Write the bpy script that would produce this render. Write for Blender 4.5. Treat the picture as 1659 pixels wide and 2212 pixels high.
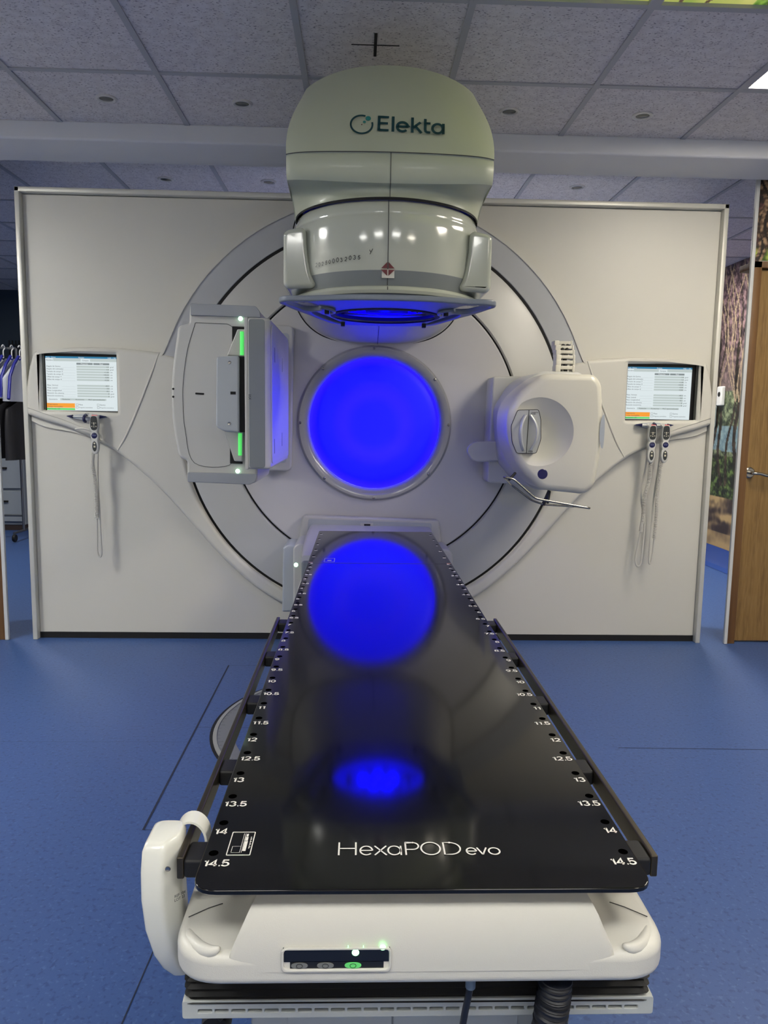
import bpy, bmesh, math, random
from mathutils import Vector, Matrix
random.seed(7)
PI = math.pi
scn = bpy.context.scene
COL = scn.collection
for o in list(bpy.data.objects): bpy.data.objects.remove(o, do_unlink=True)

# ------------------------------------------------------------------ camera
CF, CYAW, CPIT, CROL = 1636.8372, -0.0336, -0.1231, 0.0153
CPOS = Vector((-0.0803, -2.9591, 1.2711))
cy_, sy_ = math.cos(CYAW), math.sin(CYAW); cp_, sp_ = math.cos(CPIT), math.sin(CPIT)
FW = Vector((-sy_*cp_, cy_*cp_, sp_)); RR = Vector((cy_, sy_, 0)); UU = RR.cross(FW)
cr_, sr_ = math.cos(CROL), math.sin(CROL)
RT = cr_*RR + sr_*UU; UP = -sr_*RR + cr_*UU
cam_d = bpy.data.cameras.new('camera'); cam = bpy.data.objects.new('camera', cam_d); COL.objects.link(cam)
cam_d.sensor_fit = 'AUTO'; cam_d.sensor_width = 36; cam_d.lens = CF*36/2212; cam_d.clip_start = .05
cam.matrix_world = Matrix.Translation(CPOS) @ Matrix((RT, UP, -FW)).transposed().to_4x4()
scn.camera = cam
def at(px, py, Y):
    "point of the world plane at depth Y that a measurement of the photograph falls on"
    d = FW + RT*((px-829.5)/CF) - UP*((py-1106)/CF)
    return CPOS + d*((Y-CPOS.y)/d.y)

# ------------------------------------------------------------------ world, exposure
w = bpy.data.worlds.new('world'); scn.world = w; w.use_nodes = True
w.node_tree.nodes['Background'].inputs[0].default_value = (.5, .55, .65, 1)
w.node_tree.nodes['Background'].inputs[1].default_value = .05
scn.view_settings.view_transform = 'Standard'; scn.view_settings.look = 'None'
scn.view_settings.exposure = 0.0; scn.view_settings.gamma = 1; scn.view_settings.use_curve_mapping = False
# strengths of the ceiling luminaires, real and added (x, y, strength, colour)
CZ = 2.65
WARM = (1, .91, .76); NEUT = (1, .985, .93)
PANELS = [(1.78, .05, 32, WARM, 'square ceiling light panel at the right edge of the tiled ceiling'),
          (2.38, -1.13, 44, WARM, 'square ceiling light panel above the right side of the room'),
          (-3.02, -.53, 82, NEUT, 'square ceiling light panel above the left side of the room'),
          (-1.82, -3.47, 24, NEUT, 'square ceiling light panel in the rear row, leftmost'),
          (-.62, -3.47, 24, NEUT, 'square ceiling light panel in the rear row, second from left'),
          (.58, -3.47, 24, NEUT, 'square ceiling light panel in the rear row, third from left'),
          (1.78, -3.47, 26, WARM, 'square ceiling light panel in the rear row, rightmost'),
          (.58, 2.60, 120, (1, .93, .84), 'square ceiling light panel in the machine room behind the cover'),  # machine room panels are unseen, added to lift the light back there
          (2.38, 3.20, 60, NEUT, 'square ceiling light panel in the machine room near the tree mural'),
          (-3.62, 3.20, 50, NEUT, 'square ceiling light panel in the machine room near the garment rack')]
BORE_POWER, HEAD_POWER = 5.8, 5.5

# ------------------------------------------------------------------ materials
def c(r, g, b):
    f = lambda v: (v/255/12.92) if v <= 10 else ((v/255+.055)/1.055)**2.4
    return (f(r), f(g), f(b), 1)
MATS = {}
def mat(name, color=(200,200,200), rough=.5, metal=0, emit=None, es=0, coat=0, bump=None, spots=None, alpha=1, trans=0, vcol=False, mix=None):
    if name in MATS: return MATS[name]
    m = bpy.data.materials.new(name); m.use_nodes = True; nt = m.node_tree; b = nt.nodes['Principled BSDF']
    I = b.inputs; I['Base Color'].default_value = c(*color); I['Roughness'].default_value = rough; I['Metallic'].default_value = metal
    I['Coat Weight'].default_value = coat; I['Coat Roughness'].default_value = .06; I['Transmission Weight'].default_value = trans
    if emit: I['Emission Color'].default_value = (emit if len(emit)==4 else c(*emit)); I['Emission Strength'].default_value = es
    tc = nt.nodes.new('ShaderNodeTexCoord')
    def noise(scale, det=3, stretch=None, rg=.5):
        n = nt.nodes.new('ShaderNodeTexNoise'); n.inputs['Scale'].default_value = scale; n.inputs['Detail'].default_value = det; n.inputs['Roughness'].default_value = rg
        if stretch:
            mp = nt.nodes.new('ShaderNodeMapping'); mp.inputs['Scale'].default_value = stretch
            nt.links.new(tc.outputs['Object'], mp.inputs['Vector']); nt.links.new(mp.outputs[0], n.inputs['Vector'])
        else: nt.links.new(tc.outputs['Object'], n.inputs['Vector'])
        return n
    last = None
    if mix:   # (scale, colour2, lo, hi, stretch)
        cur = None
        for k, (sc, c2, lo, hi, st) in enumerate(mix):
            n = noise(sc, 3, st); r = nt.nodes.new('ShaderNodeMapRange'); r.inputs[1].default_value = lo; r.inputs[2].default_value = hi
            nt.links.new(n.outputs[0], r.inputs[0])
            mx = nt.nodes.new('ShaderNodeMix'); mx.data_type = 'RGBA'; nt.links.new(r.outputs[0], mx.inputs[0])
            if cur: nt.links.new(cur, mx.inputs[6])
            else: mx.inputs[6].default_value = c(*color)
            mx.inputs[7].default_value = c(*c2); cur = mx.outputs[2]
        nt.links.new(cur, I['Base Color'])
    if vcol:
        a = nt.nodes.new('ShaderNodeVertexColor'); a.layer_name = 'Col'; nt.links.new(a.outputs[0], I['Base Color'])
        if es: nt.links.new(a.outputs[0], I['Emission Color']); I['Emission Strength'].default_value = es
    if bump:
        n = noise(bump[0], 4, bump[2] if len(bump) > 2 else None); bn = nt.nodes.new('ShaderNodeBump'); bn.inputs['Strength'].default_value = bump[1]; bn.inputs['Distance'].default_value = .002
        nt.links.new(n.outputs[0], bn.inputs['Height']); nt.links.new(bn.outputs[0], I['Normal'])
    MATS[name] = m; return m

WHITE = mat('white_shell_plastic', (188,188,184), .32, bump=(900,.06))
WALLW = mat('cover_panel_paint', (203,201,192), .42, bump=(700,.08))
DRUM = mat('drum_plastic', (190,189,190), .38, bump=(800,.06))
HEADW = mat('head_gloss_plastic', (178,182,170), .14, coat=.5)
HOODM = mat('hood_satin_plastic', (172,178,158), .34, coat=.1)
GREYB = mat('grey_band_plastic', (118,124,127), .3)
GREYL = mat('light_grey_plastic', (168,174,180), .4)
RINGG = mat('ring_grey_plastic', (116,124,138), .35)
BLACK = mat('black_rubber', (10,10,11), .6)
GAP = mat('gap_black', (14,14,16), .8)
SEAM = mat('seam_grey', (70,72,72), .7)
CARBON = mat('carbon_couchtop', (17,17,17), .075)
LETTER = mat('white_lettering', (225,222,212), .5)
TEAL = mat('dark_teal_print', (12,58,64), .5); TEAL2 = mat('teal_print', (40,122,118), .5)
RED = mat('dark_red_print', (96,14,26), .5)
STEEL = mat('brushed_steel', (170,168,162), .25, 1)
BRONZE = mat('bronze_anodised_rail', (74,68,58), .35, .75)
GALV = mat('stainless_trim', (190,194,198), .3, .6)
NAVY = mat('navy_plastic', (18,22,72), .3)
WOOD = mat('oak_veneer', (134,104,58), .38, mix=[(3,(112,84,44),.35,.7,(14,14,.6)),(30,(146,116,68),.4,.75,(8,8,.4))])
WOODF = mat('oak_door_frame', (112,80,44), .4, mix=[(3,(92,62,32),.35,.7,(14,14,.6))])
FLOORM = mat('blue_speckled_vinyl', (60,88,142), .45, mix=[(70,(50,75,125),.55,.65,None),(90,(74,102,154),.58,.68,None)], bump=(160,.12))
COVE = mat('blue_vinyl_coving', (44,72,140), .35)
TILE = mat('mineral_fibre_tile', (208,205,206), .9, mix=[(26,(194,190,192),.4,.7,None),(95,(138,136,142),.59,.65,(1,1.5,1))], bump=(75,.5,(1,1.6,1)))
TBAR = mat('ceiling_grid_paint', (158,160,166), .5)
PLASTER = mat('painted_plaster', (206,208,214), .7)
ROOMW = mat('room_wall_paint', (208,205,198), .8)
DARKW = mat('machine_room_wall_paint', (52,66,78), .8)
GREENL = mat('green_led', (40,255,90), .4, emit=(0.25,1,.35,1), es=6)
GLED = mat('green_led_core', (220,255,230), .4, emit=(.6,1,.7,1), es=2.2)
BLUEE = mat('blue_lit_diffuser', (0,0,60), .15, emit=(.0006,0,1,1), es=HEAD_POWER)
VIOL = mat('violet_lit_diffuser', (20,10,120), .2, emit=(.03,.01,.9,1), es=1.2)
HOSE = mat('corrugated_hose', (22,24,32), .45)
SMOKE = mat('smoked_window', (20,20,20), .12, coat=.4)

# ------------------------------------------------------------------ mesh helpers
def link(name, me, m=None, parent=None, smooth=35):
    o = bpy.data.objects.new(name, me); COL.objects.link(o)
    if m is not None:
        for mm in (m if isinstance(m, (list, tuple)) else [m]): me.materials.append(mm)
    if smooth:
        me.shade_smooth(); me.set_sharp_from_angle(angle=math.radians(smooth))
    if parent is not None: o.parent = parent
    return o
def fin(name, bm, m, parent=None, smooth=35, recalc=True):
    if recalc: bmesh.ops.recalc_face_normals(bm, faces=bm.faces)
    me = bpy.data.meshes.new(name); bm.to_mesh(me); bm.free()
    return link(name, me, m, parent, smooth)
def tag(o, label=None, cat=None, group=None, kind=None):
    if label: o['label'] = label
    if cat: o['category'] = cat
    if group: o['group'] = group
    if kind: o['kind'] = kind
    return o
def thing(name, label, cat, loc=(0,0,0), group=None):
    o = bpy.data.objects.new(name, None); COL.objects.link(o); o.empty_display_size = .1
    o.location = loc; bpy.context.view_layer.update(); return tag(o, label, cat, group)
def kid(o, parent):
    "parent keeping world placement (parents carry only a translation)"
    off = Vector((0,0,0)); p = parent
    while p is not None: off += Vector(p.location); p = p.parent
    o.parent = parent; o.location = Vector(o.location) - off; return o
def wn(o):
    md = o.modifiers.new('flat_faces', 'WEIGHTED_NORMAL'); md.keep_sharp = True; md.weight = 80
def bbox(bm, x0, x1, y0, y1, z0, z1, bev=0, seg=3):
    r = bmesh.ops.create_cube(bm, size=1); vs = r['verts']
    for v in vs: v.co = Vector(((x0+x1)/2+v.co.x*(x1-x0), (y0+y1)/2+v.co.y*(y1-y0), (z0+z1)/2+v.co.z*(z1-z0)))
    if bev:
        es = list({e for v in vs for e in v.link_edges})
        bmesh.ops.bevel(bm, geom=es, offset=bev, segments=seg, affect='EDGES', profile=.5)
def box(name, x0, x1, y0, y1, z0, z1, m, parent=None, bev=0, seg=3):
    bm = bmesh.new(); bbox(bm, x0, x1, y0, y1, z0, z1, bev, seg); o = fin(name, bm, m)
    if bev: wn(o)
    return kid(o, parent) if parent is not None else o
def rounded(pts, r, n=6):
    "polygon with its corners rounded; r a number or one per corner"
    out = []; N = len(pts)
    for i in range(N):
        p = Vector(pts[i]); a = Vector(pts[i-1])-p; b = Vector(pts[(i+1) % N])-p
        ri = r[i] if isinstance(r, (list, tuple)) else r
        d = min(ri, a.length*.48, b.length*.48)
        if d <= 1e-6: out.append(tuple(p)); continue
        A = p+a.normalized()*d; B = p+b.normalized()*d
        for k in range(n+1):
            t = k/n; q = A*(1-t)**2 + p*2*t*(1-t) + B*t*t; out.append(tuple(q))
    return out
def spline(pts, n=8, closed=False):
    P = [Vector(p) for p in pts]; out = []; N = len(P)
    rng = range(N) if closed else range(N-1)
    for i in rng:
        p1 = P[i]; p2 = P[(i+1) % N]
        p0 = P[i-1] if (closed or i > 0) else p1*2-p2
        p3 = P[(i+2) % N] if (closed or i+2 < N) else p2*2-p1
        for k in range(n):
            t = k/n; out.append(.5*((2*p1)+(p2-p0)*t+(2*p0-5*p1+4*p2-p3)*t*t+(3*p1-p0-3*p2+p3)*t**3))
    if not closed: out.append(P[-1])
    return out
def circle(cx, cy, r, n=64, a0=0, a1=2*PI):
    k = n if abs(a1-a0-2*PI) < 1e-6 else n+1
    return [(cx+r*math.cos(a0+(a1-a0)*i/n), cy+r*math.sin(a0+(a1-a0)*i/n)) for i in range(k)]
XZ = lambda Y: Matrix(((1,0,0,0),(0,0,-1,Y),(0,1,0,0),(0,0,0,1)))      # (u,v,w) -> (u, Y-w, v): w points to the viewer
XY = lambda Z: Matrix.Translation((0,0,Z))
YZ = lambda X: Matrix(((0,0,1,X),(1,0,0,0),(0,1,0,0),(0,0,0,1)))       # (u,v,w) -> (X+w, u, v)
def curve_mesh(cu):
    o = bpy.data.objects.new('tmp', cu); COL.objects.link(o); dg = bpy.context.evaluated_depsgraph_get()
    me = bpy.data.meshes.new_from_object(o.evaluated_get(dg), depsgraph=dg)
    bpy.data.objects.remove(o); bpy.data.curves.remove(cu); me.materials.clear(); return me
def plate(name, loops, M, th, m, parent=None, bev=0, seg=3, smooth=35):
    "flat shape with holes, from w=0 to w=th of the frame M, edges rounded by bev"
    cu = bpy.data.curves.new('tmp', 'CURVE'); cu.dimensions = '2D'; cu.fill_mode = 'BOTH'
    for L in loops:
        s = cu.splines.new('POLY'); s.points.add(len(L)-1); s.use_cyclic_u = True
        for p, q in zip(s.points, L): p.co = (q[0], q[1], 0, 1)
    cu.bevel_depth = bev; cu.bevel_resolution = seg; cu.offset = -bev; cu.extrude = max(th/2-bev, .00001)
    me = curve_mesh(cu); me.transform(M @ Matrix.Translation((0,0,th/2)))
    bm = bmesh.new(); bm.from_mesh(me); bmesh.ops.remove_doubles(bm, verts=bm.verts, dist=1e-5); bpy.data.meshes.remove(me)
    o = fin(name, bm, m, None, smooth)
    if bev: wn(o)
    return kid(o, parent) if parent is not None else o
def text(name, s, size, M, m, parent=None, sx=1, align='LEFT', bold=0, th=.0006, shear=0, space=1, fit=None):
    cu = bpy.data.curves.new('tmp', 'FONT'); cu.body = s; cu.size = size; cu.align_x = align; cu.extrude = th/2; cu.offset = bold; cu.shear = shear; cu.space_character = space
    cu.resolution_u = 4; me = curve_mesh(cu)
    if fit: xs = [v.co.x for v in me.vertices]; sx = fit/(max(xs)-min(xs))
    me.transform(M @ Matrix.Diagonal((sx,1,1,1)))
    o = link(name, me, m, None, 0)
    return kid(o, parent) if parent is not None else o
def sweep(bm, pts, r, seg=8, closed=False, rf=None, flat=None):
    P = [Vector(p) for p in pts]; N = len(P); rings = []; prev = None
    for i in range(N):
        t = (P[(i+1) % N]-P[i-1]) if closed else (P[min(i+1,N-1)]-P[max(i-1,0)])
        t.normalize()
        if prev is None:
            a = Vector((0,0,1)) if abs(t.z) < .9 else Vector((0,1,0)); nrm = (a-t*a.dot(t)).normalized()
        else:
            nrm = prev-t*prev.dot(t)
            nrm = nrm.normalized() if nrm.length > 1e-6 else prev
        prev = nrm; b = t.cross(nrm); rr = rf(i/(N-1)) if rf else r; fl = flat or 1
        rings.append([bm.verts.new(P[i]+nrm*math.cos(2*PI*k/seg)*rr*fl+b*math.sin(2*PI*k/seg)*rr) for k in range(seg)])
    for i in range(N if closed else N-1):
        A = rings[i]; B = rings[(i+1) % N]
        for k in range(seg): bm.faces.new((A[k], A[(k+1) % seg], B[(k+1) % seg], B[k]))
    if not closed: bm.faces.new(rings[0][::-1]); bm.faces.new(rings[-1])
def tube(name, pts, r, m, parent=None, seg=8, closed=False, rf=None, flat=None):
    bm = bmesh.new(); sweep(bm, pts, r, seg, closed, rf, flat); o = fin(name, bm, m, None, 60)
    return kid(o, parent) if parent is not None else o
def lathe(name, prof, M, m, parent=None, seg=96, smooth=35, a0=0, a1=2*PI):
    "prof: (radius, w) revolved about the frame's w axis"
    bm = bmesh.new(); full = abs(a1-a0-2*PI) < 1e-6; rows = []
    for r, wv in prof:
        if r < 1e-6: rows.append([bm.verts.new((0,0,wv))])
        else: rows.append([bm.verts.new((r*math.cos(a0+(a1-a0)*k/seg), r*math.sin(a0+(a1-a0)*k/seg), wv)) for k in range(seg if full else seg+1)])
    for A, B in zip(rows, rows[1:]):
        n = seg
        for k in range(n):
            k2 = (k+1) % seg if full else k+1
            if len(A) == 1 and len(B) == 1: continue
            if len(A) == 1: bm.faces.new((A[0], B[k], B[k2]))
            elif len(B) == 1: bm.faces.new((A[k], A[k2], B[0]))
            else: bm.faces.new((A[k], A[k2], B[k2], B[k]))
    bm.transform(M); o = fin(name, bm, m, None, smooth)
    return kid(o, parent) if parent is not None else o
def grid(bm, rows, closeu=False):
    V = [[bm.verts.new(p) for p in r] for r in rows]
    for A, B in zip(V, V[1:]):
        n = len(A)
        for k in range(n if closeu else n-1):
            k2 = (k+1) % n
            try: bm.faces.new((A[k], A[k2], B[k2], B[k]))
            except ValueError: pass
    return V
def loft(name, sections, m, parent=None, caps=True, smooth=40):
    bm = bmesh.new(); V = grid(bm, sections, True)
    if caps: bm.faces.new(V[0]); bm.faces.new(V[-1])
    o = fin(name, bm, m, None, smooth)
    return kid(o, parent) if parent is not None else o
def struct(o): o['kind'] = 'structure'; return o
def painted(name, nu, nv, pos, colf, m, smooth=0):
    "a printed surface: fine grid whose own colours are the print's"
    verts = []; faces = []; cols = []
    for j in range(nv+1):
        for i in range(nu+1): verts.append(pos(i/nu, j/nv))
    for j in range(nv):
        for i in range(nu): faces.append((j*(nu+1)+i, j*(nu+1)+i+1, (j+1)*(nu+1)+i+1, (j+1)*(nu+1)+i))
    me = bpy.data.meshes.new(name); me.from_pydata(verts, [], faces); me.materials.append(m)
    a = me.color_attributes.new('Col', 'FLOAT_COLOR', 'POINT')
    for j in range(nv+1):
        for i in range(nu+1): a.data[j*(nu+1)+i].color = c(*colf(i/nu, j/nv))
    o = bpy.data.objects.new(name, me); COL.objects.link(o); return o
from mathutils import noise as mn
def nz(x, y, s, k=0): return mn.noise(Vector((x*s, y*s, k*7.3)))
def mixc(a, b, t): t = max(0, min(1, t)); return tuple(a[i]*(1-t)+b[i]*t for i in range(3))

def arc(cx, cy, rx, ry, a0, a1, n=22): return [(cx+rx*math.cos(math.radians(a0+(a1-a0)*k/n)), cy+ry*math.sin(math.radians(a0+(a1-a0)*k/n))) for k in range(n+1)]
def strokes(name, polys, wd, M, m, parent, th=.0005):
    bm = bmesh.new()
    for P in polys:
        P = [Vector(p) for p in P]; A = []
        cl = (P[0]-P[-1]).length < 1e-5
        for i, p in enumerate(P):
            if cl: t = (P[(i+1) % (len(P)-1)]-P[i-1 if i > 0 else -2])
            else: t = P[min(i+1, len(P)-1)]-P[max(i-1, 0)]
            t.normalize(); n = Vector((-t.y, t.x)); k = 1
            if 0 < i < len(P)-1:
                t1 = (P[i]-P[i-1]).normalized(); k = 1/max(.5, abs(n.dot(Vector((-t1.y, t1.x)))))
            A.append([bm.verts.new((*(p+n*wd/2*k), th)), bm.verts.new((*(p-n*wd/2*k), th))])
        for a_, b_ in zip(A, A[1:]): bm.faces.new((a_[0], a_[1], b_[1], b_[0]))
    bm.transform(M); o = fin(name, bm, m, None, 0); return kid(o, parent) if parent is not None else o
DIG = {'0': [arc(.42,.5,.36,.46,0,360,28)], '1': [[(.12,.76),(.30,.82),(.40,1),(.40,0)]],
 '2': [arc(.42,.70,.33,.27,165,-30,14)+[(.62,.45),(.10,.04),(.80,.04)]], '3': [arc(.40,.74,.30,.22,160,-80,14), arc(.40,.28,.35,.25,85,-160,16)],
 '4': [[(.82,.25),(.06,.25),(.60,.97),(.60,0)]], '5': [[(.74,.96),(.20,.96),(.13,.54)]+arc(.40,.32,.36,.28,140,-155,18)],
 '6': [arc(.42,.31,.34,.28,0,360,24), arc(.46,.5,.38,.47,60,190,14)], '7': [[(.08,.95),(.78,.95),(.32,0)]],
 '8': [arc(.42,.74,.28,.22,0,360,20), arc(.42,.28,.34,.25,0,360,24)], '9': [arc(.42,.68,.34,.28,0,360,24), arc(.38,.5,.38,.47,-120,10,14)],
 '.': [[(.06,.07),(.20,.07)]], 'y': [[(.1,.6),(.35,.2)],[(.75,.75),(.35,.2),(.2,-.1)]]}
DW = {'.': .30, '1': .66}
def digits(name, st, h, wd, bold, M, m, parent, centre=True):
    "number in an extended plain face: h cap height, wd width factor"
    x = 0; P = []
    tot = sum(DW.get(ch, .98) for ch in st)-.12
    for ch in st:
        for L in DIG[ch]: P.append([((x+px-(tot/2 if centre else 0))*h*wd, py*h) for px, py in L])
        x += DW.get(ch, .98)
    return strokes(name, P, bold, M, m, parent, th=.0004)
# ================================================================== SETTING
RX0, RX1, RY0, RY1 = -3.6, 3.6, -4.6, 1.30
BY1 = 6.0
struct(box('floor', -5.2, RX1+.1, RY0-.1, BY1+.1, -.06, 0, FLOORM))
struct(box('wall_left', RX0-.1, RX0, RY0, RY1, 0, CZ, ROOMW))
struct(box('wall_right', RX1, RX1+.1, RY0, RY1, 0, CZ, ROOMW))
struct(box('wall_rear', RX0-.1, RX1+.1, RY0-.1, RY0, 0, CZ, ROOMW))
struct(box('wall_machine_room_back', -5.2, -2.2, BY1, BY1+.1, 0, CZ, DARKW))
struct(box('wall_machine_room_back', -2.2, 3.3, BY1, BY1+.1, 0, CZ, ROOMW))
struct(box('wall_machine_room_left', -5.2, -5.1, 1.42, BY1, 0, CZ, DARKW))
# ceiling with the openings of the light panels and the lit pictures
def ceiling():
    bm = bmesh.new()
    holes = [(x-.3, x+.3, y-.29, y+.29) for x, y, *_ in PANELS] + [(.28, .88, -1.42, -.27), (.88, 1.48, -1.42, -.27)]
    xs = sorted({-5.2, 3.7, *[h[0] for h in holes], *[h[1] for h in holes]}); ys = sorted({RY0-.1, BY1+.1, *[h[2] for h in holes], *[h[3] for h in holes]})
    for a, b in zip(xs, xs[1:]):
        for d, e in zip(ys, ys[1:]):
            mx, my = (a+b)/2, (d+e)/2
            if any(h[0] < mx < h[1] and h[2] < my < h[3] for h in holes): continue
            bbox(bm, a, b, d, e, CZ, CZ+.02)
    return fin('ceiling', bm, TILE, smooth=0)
struct(ceiling())
bm = bmesh.new()
GX = [-4.52+.6*k for k in range(14)]
for x in GX: bbox(bm, x-.012, x+.012, RY0, .89, CZ-.006, CZ+.001); bbox(bm, x-.012, x+.012, 1.24, BY1, CZ-.006, CZ+.001)
for y in [.34-.6*k if k < 1 else .34-.61-.585*(k-1) for k in range(9)]: bbox(bm, RX0, RX1, y-.013, y+.013, CZ-.005, CZ+.001)
for y in [2.28, 2.88, 3.48, 4.08, 4.68, 5.28]: bbox(bm, -5.1, 3.2, y-.012, y+.012, CZ-.005, CZ+.001)
struct(fin('trim_1', bm, TBAR, smooth=0))
# dropped beam across the ceiling in front of the cover, and its shadow line
struct(box('trim_2', RX0, RX1, .89, 1.22, 2.565, CZ+.005, PLASTER, bev=.012))
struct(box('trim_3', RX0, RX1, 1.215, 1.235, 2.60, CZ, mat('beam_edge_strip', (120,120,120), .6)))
# front wall: white jambs, doors, mural above the right door
JAMB = mat('white_jamb_paint', (198,200,200), .4)
struct(box('trim_4', 2.046, 2.066, 1.245, 1.265, 0, CZ, JAMB, bev=.004))
struct(box('trim_5', -2.060, -2.039, 1.245, 1.265, 0, CZ, JAMB, bev=.004))
def mural_top(u, v):
    x, z = u*1.5, v*.5
    leaf = nz(x, z, 26)+.6*nz(x, z, 70, 1)
    col = mixc((28,22,20), (112,62,70), leaf*1.3+.35)
    g = nz(x, z, 5, 3)+(.22-z)*3
    if g > .1: col = mixc(col, mixc((60,84,26), (176,190,84), .5+leaf), min(1, (g-.1)*5))
    for s0, sl, wd in ((.02,.10,.022), (.10,-.16,.03), (.34,.3,.03), (.62,-.4,.04), (.95,.2,.03), (1.2,-.1,.05)):
        d = abs(x-s0-sl*z-.02*math.sin(z*22+s0*9))
        if d < wd: col = mixc((44,28,20), (168,138,108), .5+1.2*nz(x, z, 60, 5)) if d > wd*.3 else (30,20,16)
    return col
PRINT = mat('mural_print', rough=.5, vcol=True)
struct(painted('wall_front', 260, 90, lambda u, v: (2.066+1.5*u, 1.268, 2.16+.49*v), mural_top, PRINT))
struct(box('wall_front', 2.10, 3.7, 1.27, 1.30, 2.155, CZ, PLASTER))
struct(box('wall_front', 2.20, 3.7, 1.30, 1.42, 2.155, CZ, PLASTER))
struct(box('wall_front', 3.12, 3.7, 1.27, 1.42, 0, 2.155, PLASTER))
d1 = struct(box('door_1', 2.115, 3.07, 1.285, 1.33, .01, 2.115, WOOD, bev=.003))
bm = bmesh.new(); bbox(bm, 2.067, 2.112, 1.255, 1.30, 0, 2.155, .002); bbox(bm, 3.075, 3.12, 1.255, 1.42, 0, 2.155, .002); bbox(bm, 2.067, 3.12, 1.255, 1.42, 2.12, 2.155, .002)
fr = kid(fin('door_frame', bm, WOODF), d1)
hp = Vector((2.125, 1.285, .995))
lathe('handle_rose', [(0,.012),(.024,.012),(.031,.006),(.032,0)], XZ(1.285) @ Matrix.Translation((hp.x+.015, hp.z, 0)), STEEL, d1, seg=32)
tube('door_handle', spline([(hp.x+.015,1.28,hp.z),(hp.x+.015,1.235,hp.z),(hp.x+.05,1.228,hp.z-.002),(hp.x+.09,1.232,hp.z-.012),(hp.x+.15,1.236,hp.z-.02)]), .009, STEEL, d1, seg=12)
d2 = struct(box('door_2', -3.05, -2.10, 1.285, 1.33, .01, 2.115, WOOD, bev=.003))
bm = bmesh.new(); bbox(bm, -2.100, -2.061, 1.255, 1.30, 0, 2.155, .002); bbox(bm, -3.10, -3.055, 1.255, 1.42, 0, 2.155, .002); bbox(bm, -3.1, -2.061, 1.255, 1.30, 2.12, 2.155, .002)
kid(fin('door_frame', bm, WOODF), d2)
struct(box('wall_front', -3.7, -2.068, 1.266, 1.29, 2.155, CZ, PLASTER)); struct(box('wall_front', -3.7, -3.10, 1.27, 1.42, 0, 2.155, PLASTER))
# mural on the machine room's side wall
def mural_side(u, v):
    y, z = u*4.5, v*CZ
    leaf = nz(y, z, 16)+.7*nz(y, z, 45, 1)+.5*nz(y, z, 90, 2)
    if z > 1.55: col = mixc((52,40,44), (138,112,112), .45+leaf*.9); col = mixc(col, (112,100,90), max(0, (2.0-z)))
    elif z > .98: col = mixc((40,48,34), (134,144,108), .45+leaf*.9)
    elif z > .62: col = mixc((14,22,14), (92,116,56), .28+leaf*1.1)
    else:
        s = 1.6*nz(y*1.2+z*.8, z*5, 2.6, 3)+.5*nz(y, z, 20, 4)
        col = mixc((168,142,98), (50,40,38), .5+.9*s if z > .30 else .15+.3*s)
    if 1.02 < z < 1.25 and nz(y, z, 3, 9) > -.1: col = mixc(col, (118,150,176), .6)
    for s0, sl, wd in ((2.02,.05,.03), (2.16,-.12,.02), (2.30,.14,.025), (2.44,-.1,.02), (2.62,.1,.03), (1.85,-.05,.03), (3.1,.1,.04)):
        if z > .72:
            yy = s0+sl*(z-1)+.03*math.sin(z*9+s0*5); wdd = wd*(1 if z < 1.6 else max(.25, 1-(z-1.6)*1.1))
            if abs(y-yy) < wdd: col = mixc((24,20,16), (70,58,46), .4+leaf)
            for br in (.16, -.14, .3):
                if z > 1.45 and abs(y-yy-br*(z-1.45)*1.5) < .007: col = (150,132,106)
    return col
struct(painted('wall_machine_room_right', 420, 260, lambda u, v: (3.15, 1.42+4.58*u, CZ*v), mural_side, PRINT))
struct(box('wall_machine_room_right', 3.16, 3.3, 1.42, BY1, 0, CZ, PLASTER))
bm = bmesh.new(); V = grid(bm, [[(3.145, 1.42, .17), (3.145, BY1, .17)], [(3.14, 1.42, .05), (3.14, BY1, .05)], [(3.12, 1.42, .015), (3.12, BY1, .015)], [(3.05, 1.42, .003), (3.05, BY1, .003)]])
struct(fin('baseboard_right', bm, COVE))
bm = bmesh.new()
def fline(a, b, wd=.003):
    a = Vector(a); b = Vector(b); d = (b-a).normalized(); n = Vector((-d.y, d.x))*wd/2
    bm.faces.new([bm.verts.new((p.x, p.y, .0012)) for p in (a+n, b+n, b-n, a-n)])
fline((-.738,.825), (-.733,-.74), .007)
fline((-.738,.825), (.75,.825), .002); fline((-.735,-.74), (.75,-.74), .002); fline((-.735,.04), (.75,.04), .002)
fline((-.60,-2.6), (-.55,-1.0), .003); fline((.95,-.15), (3.6,-.22), .0025); fline((-3.5,-.1),(-.74,-.1),.001)
struct(fin('trim_6', bm, mat('floor_joint', (32,40,58), .8), smooth=0, recalc=True))

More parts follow.
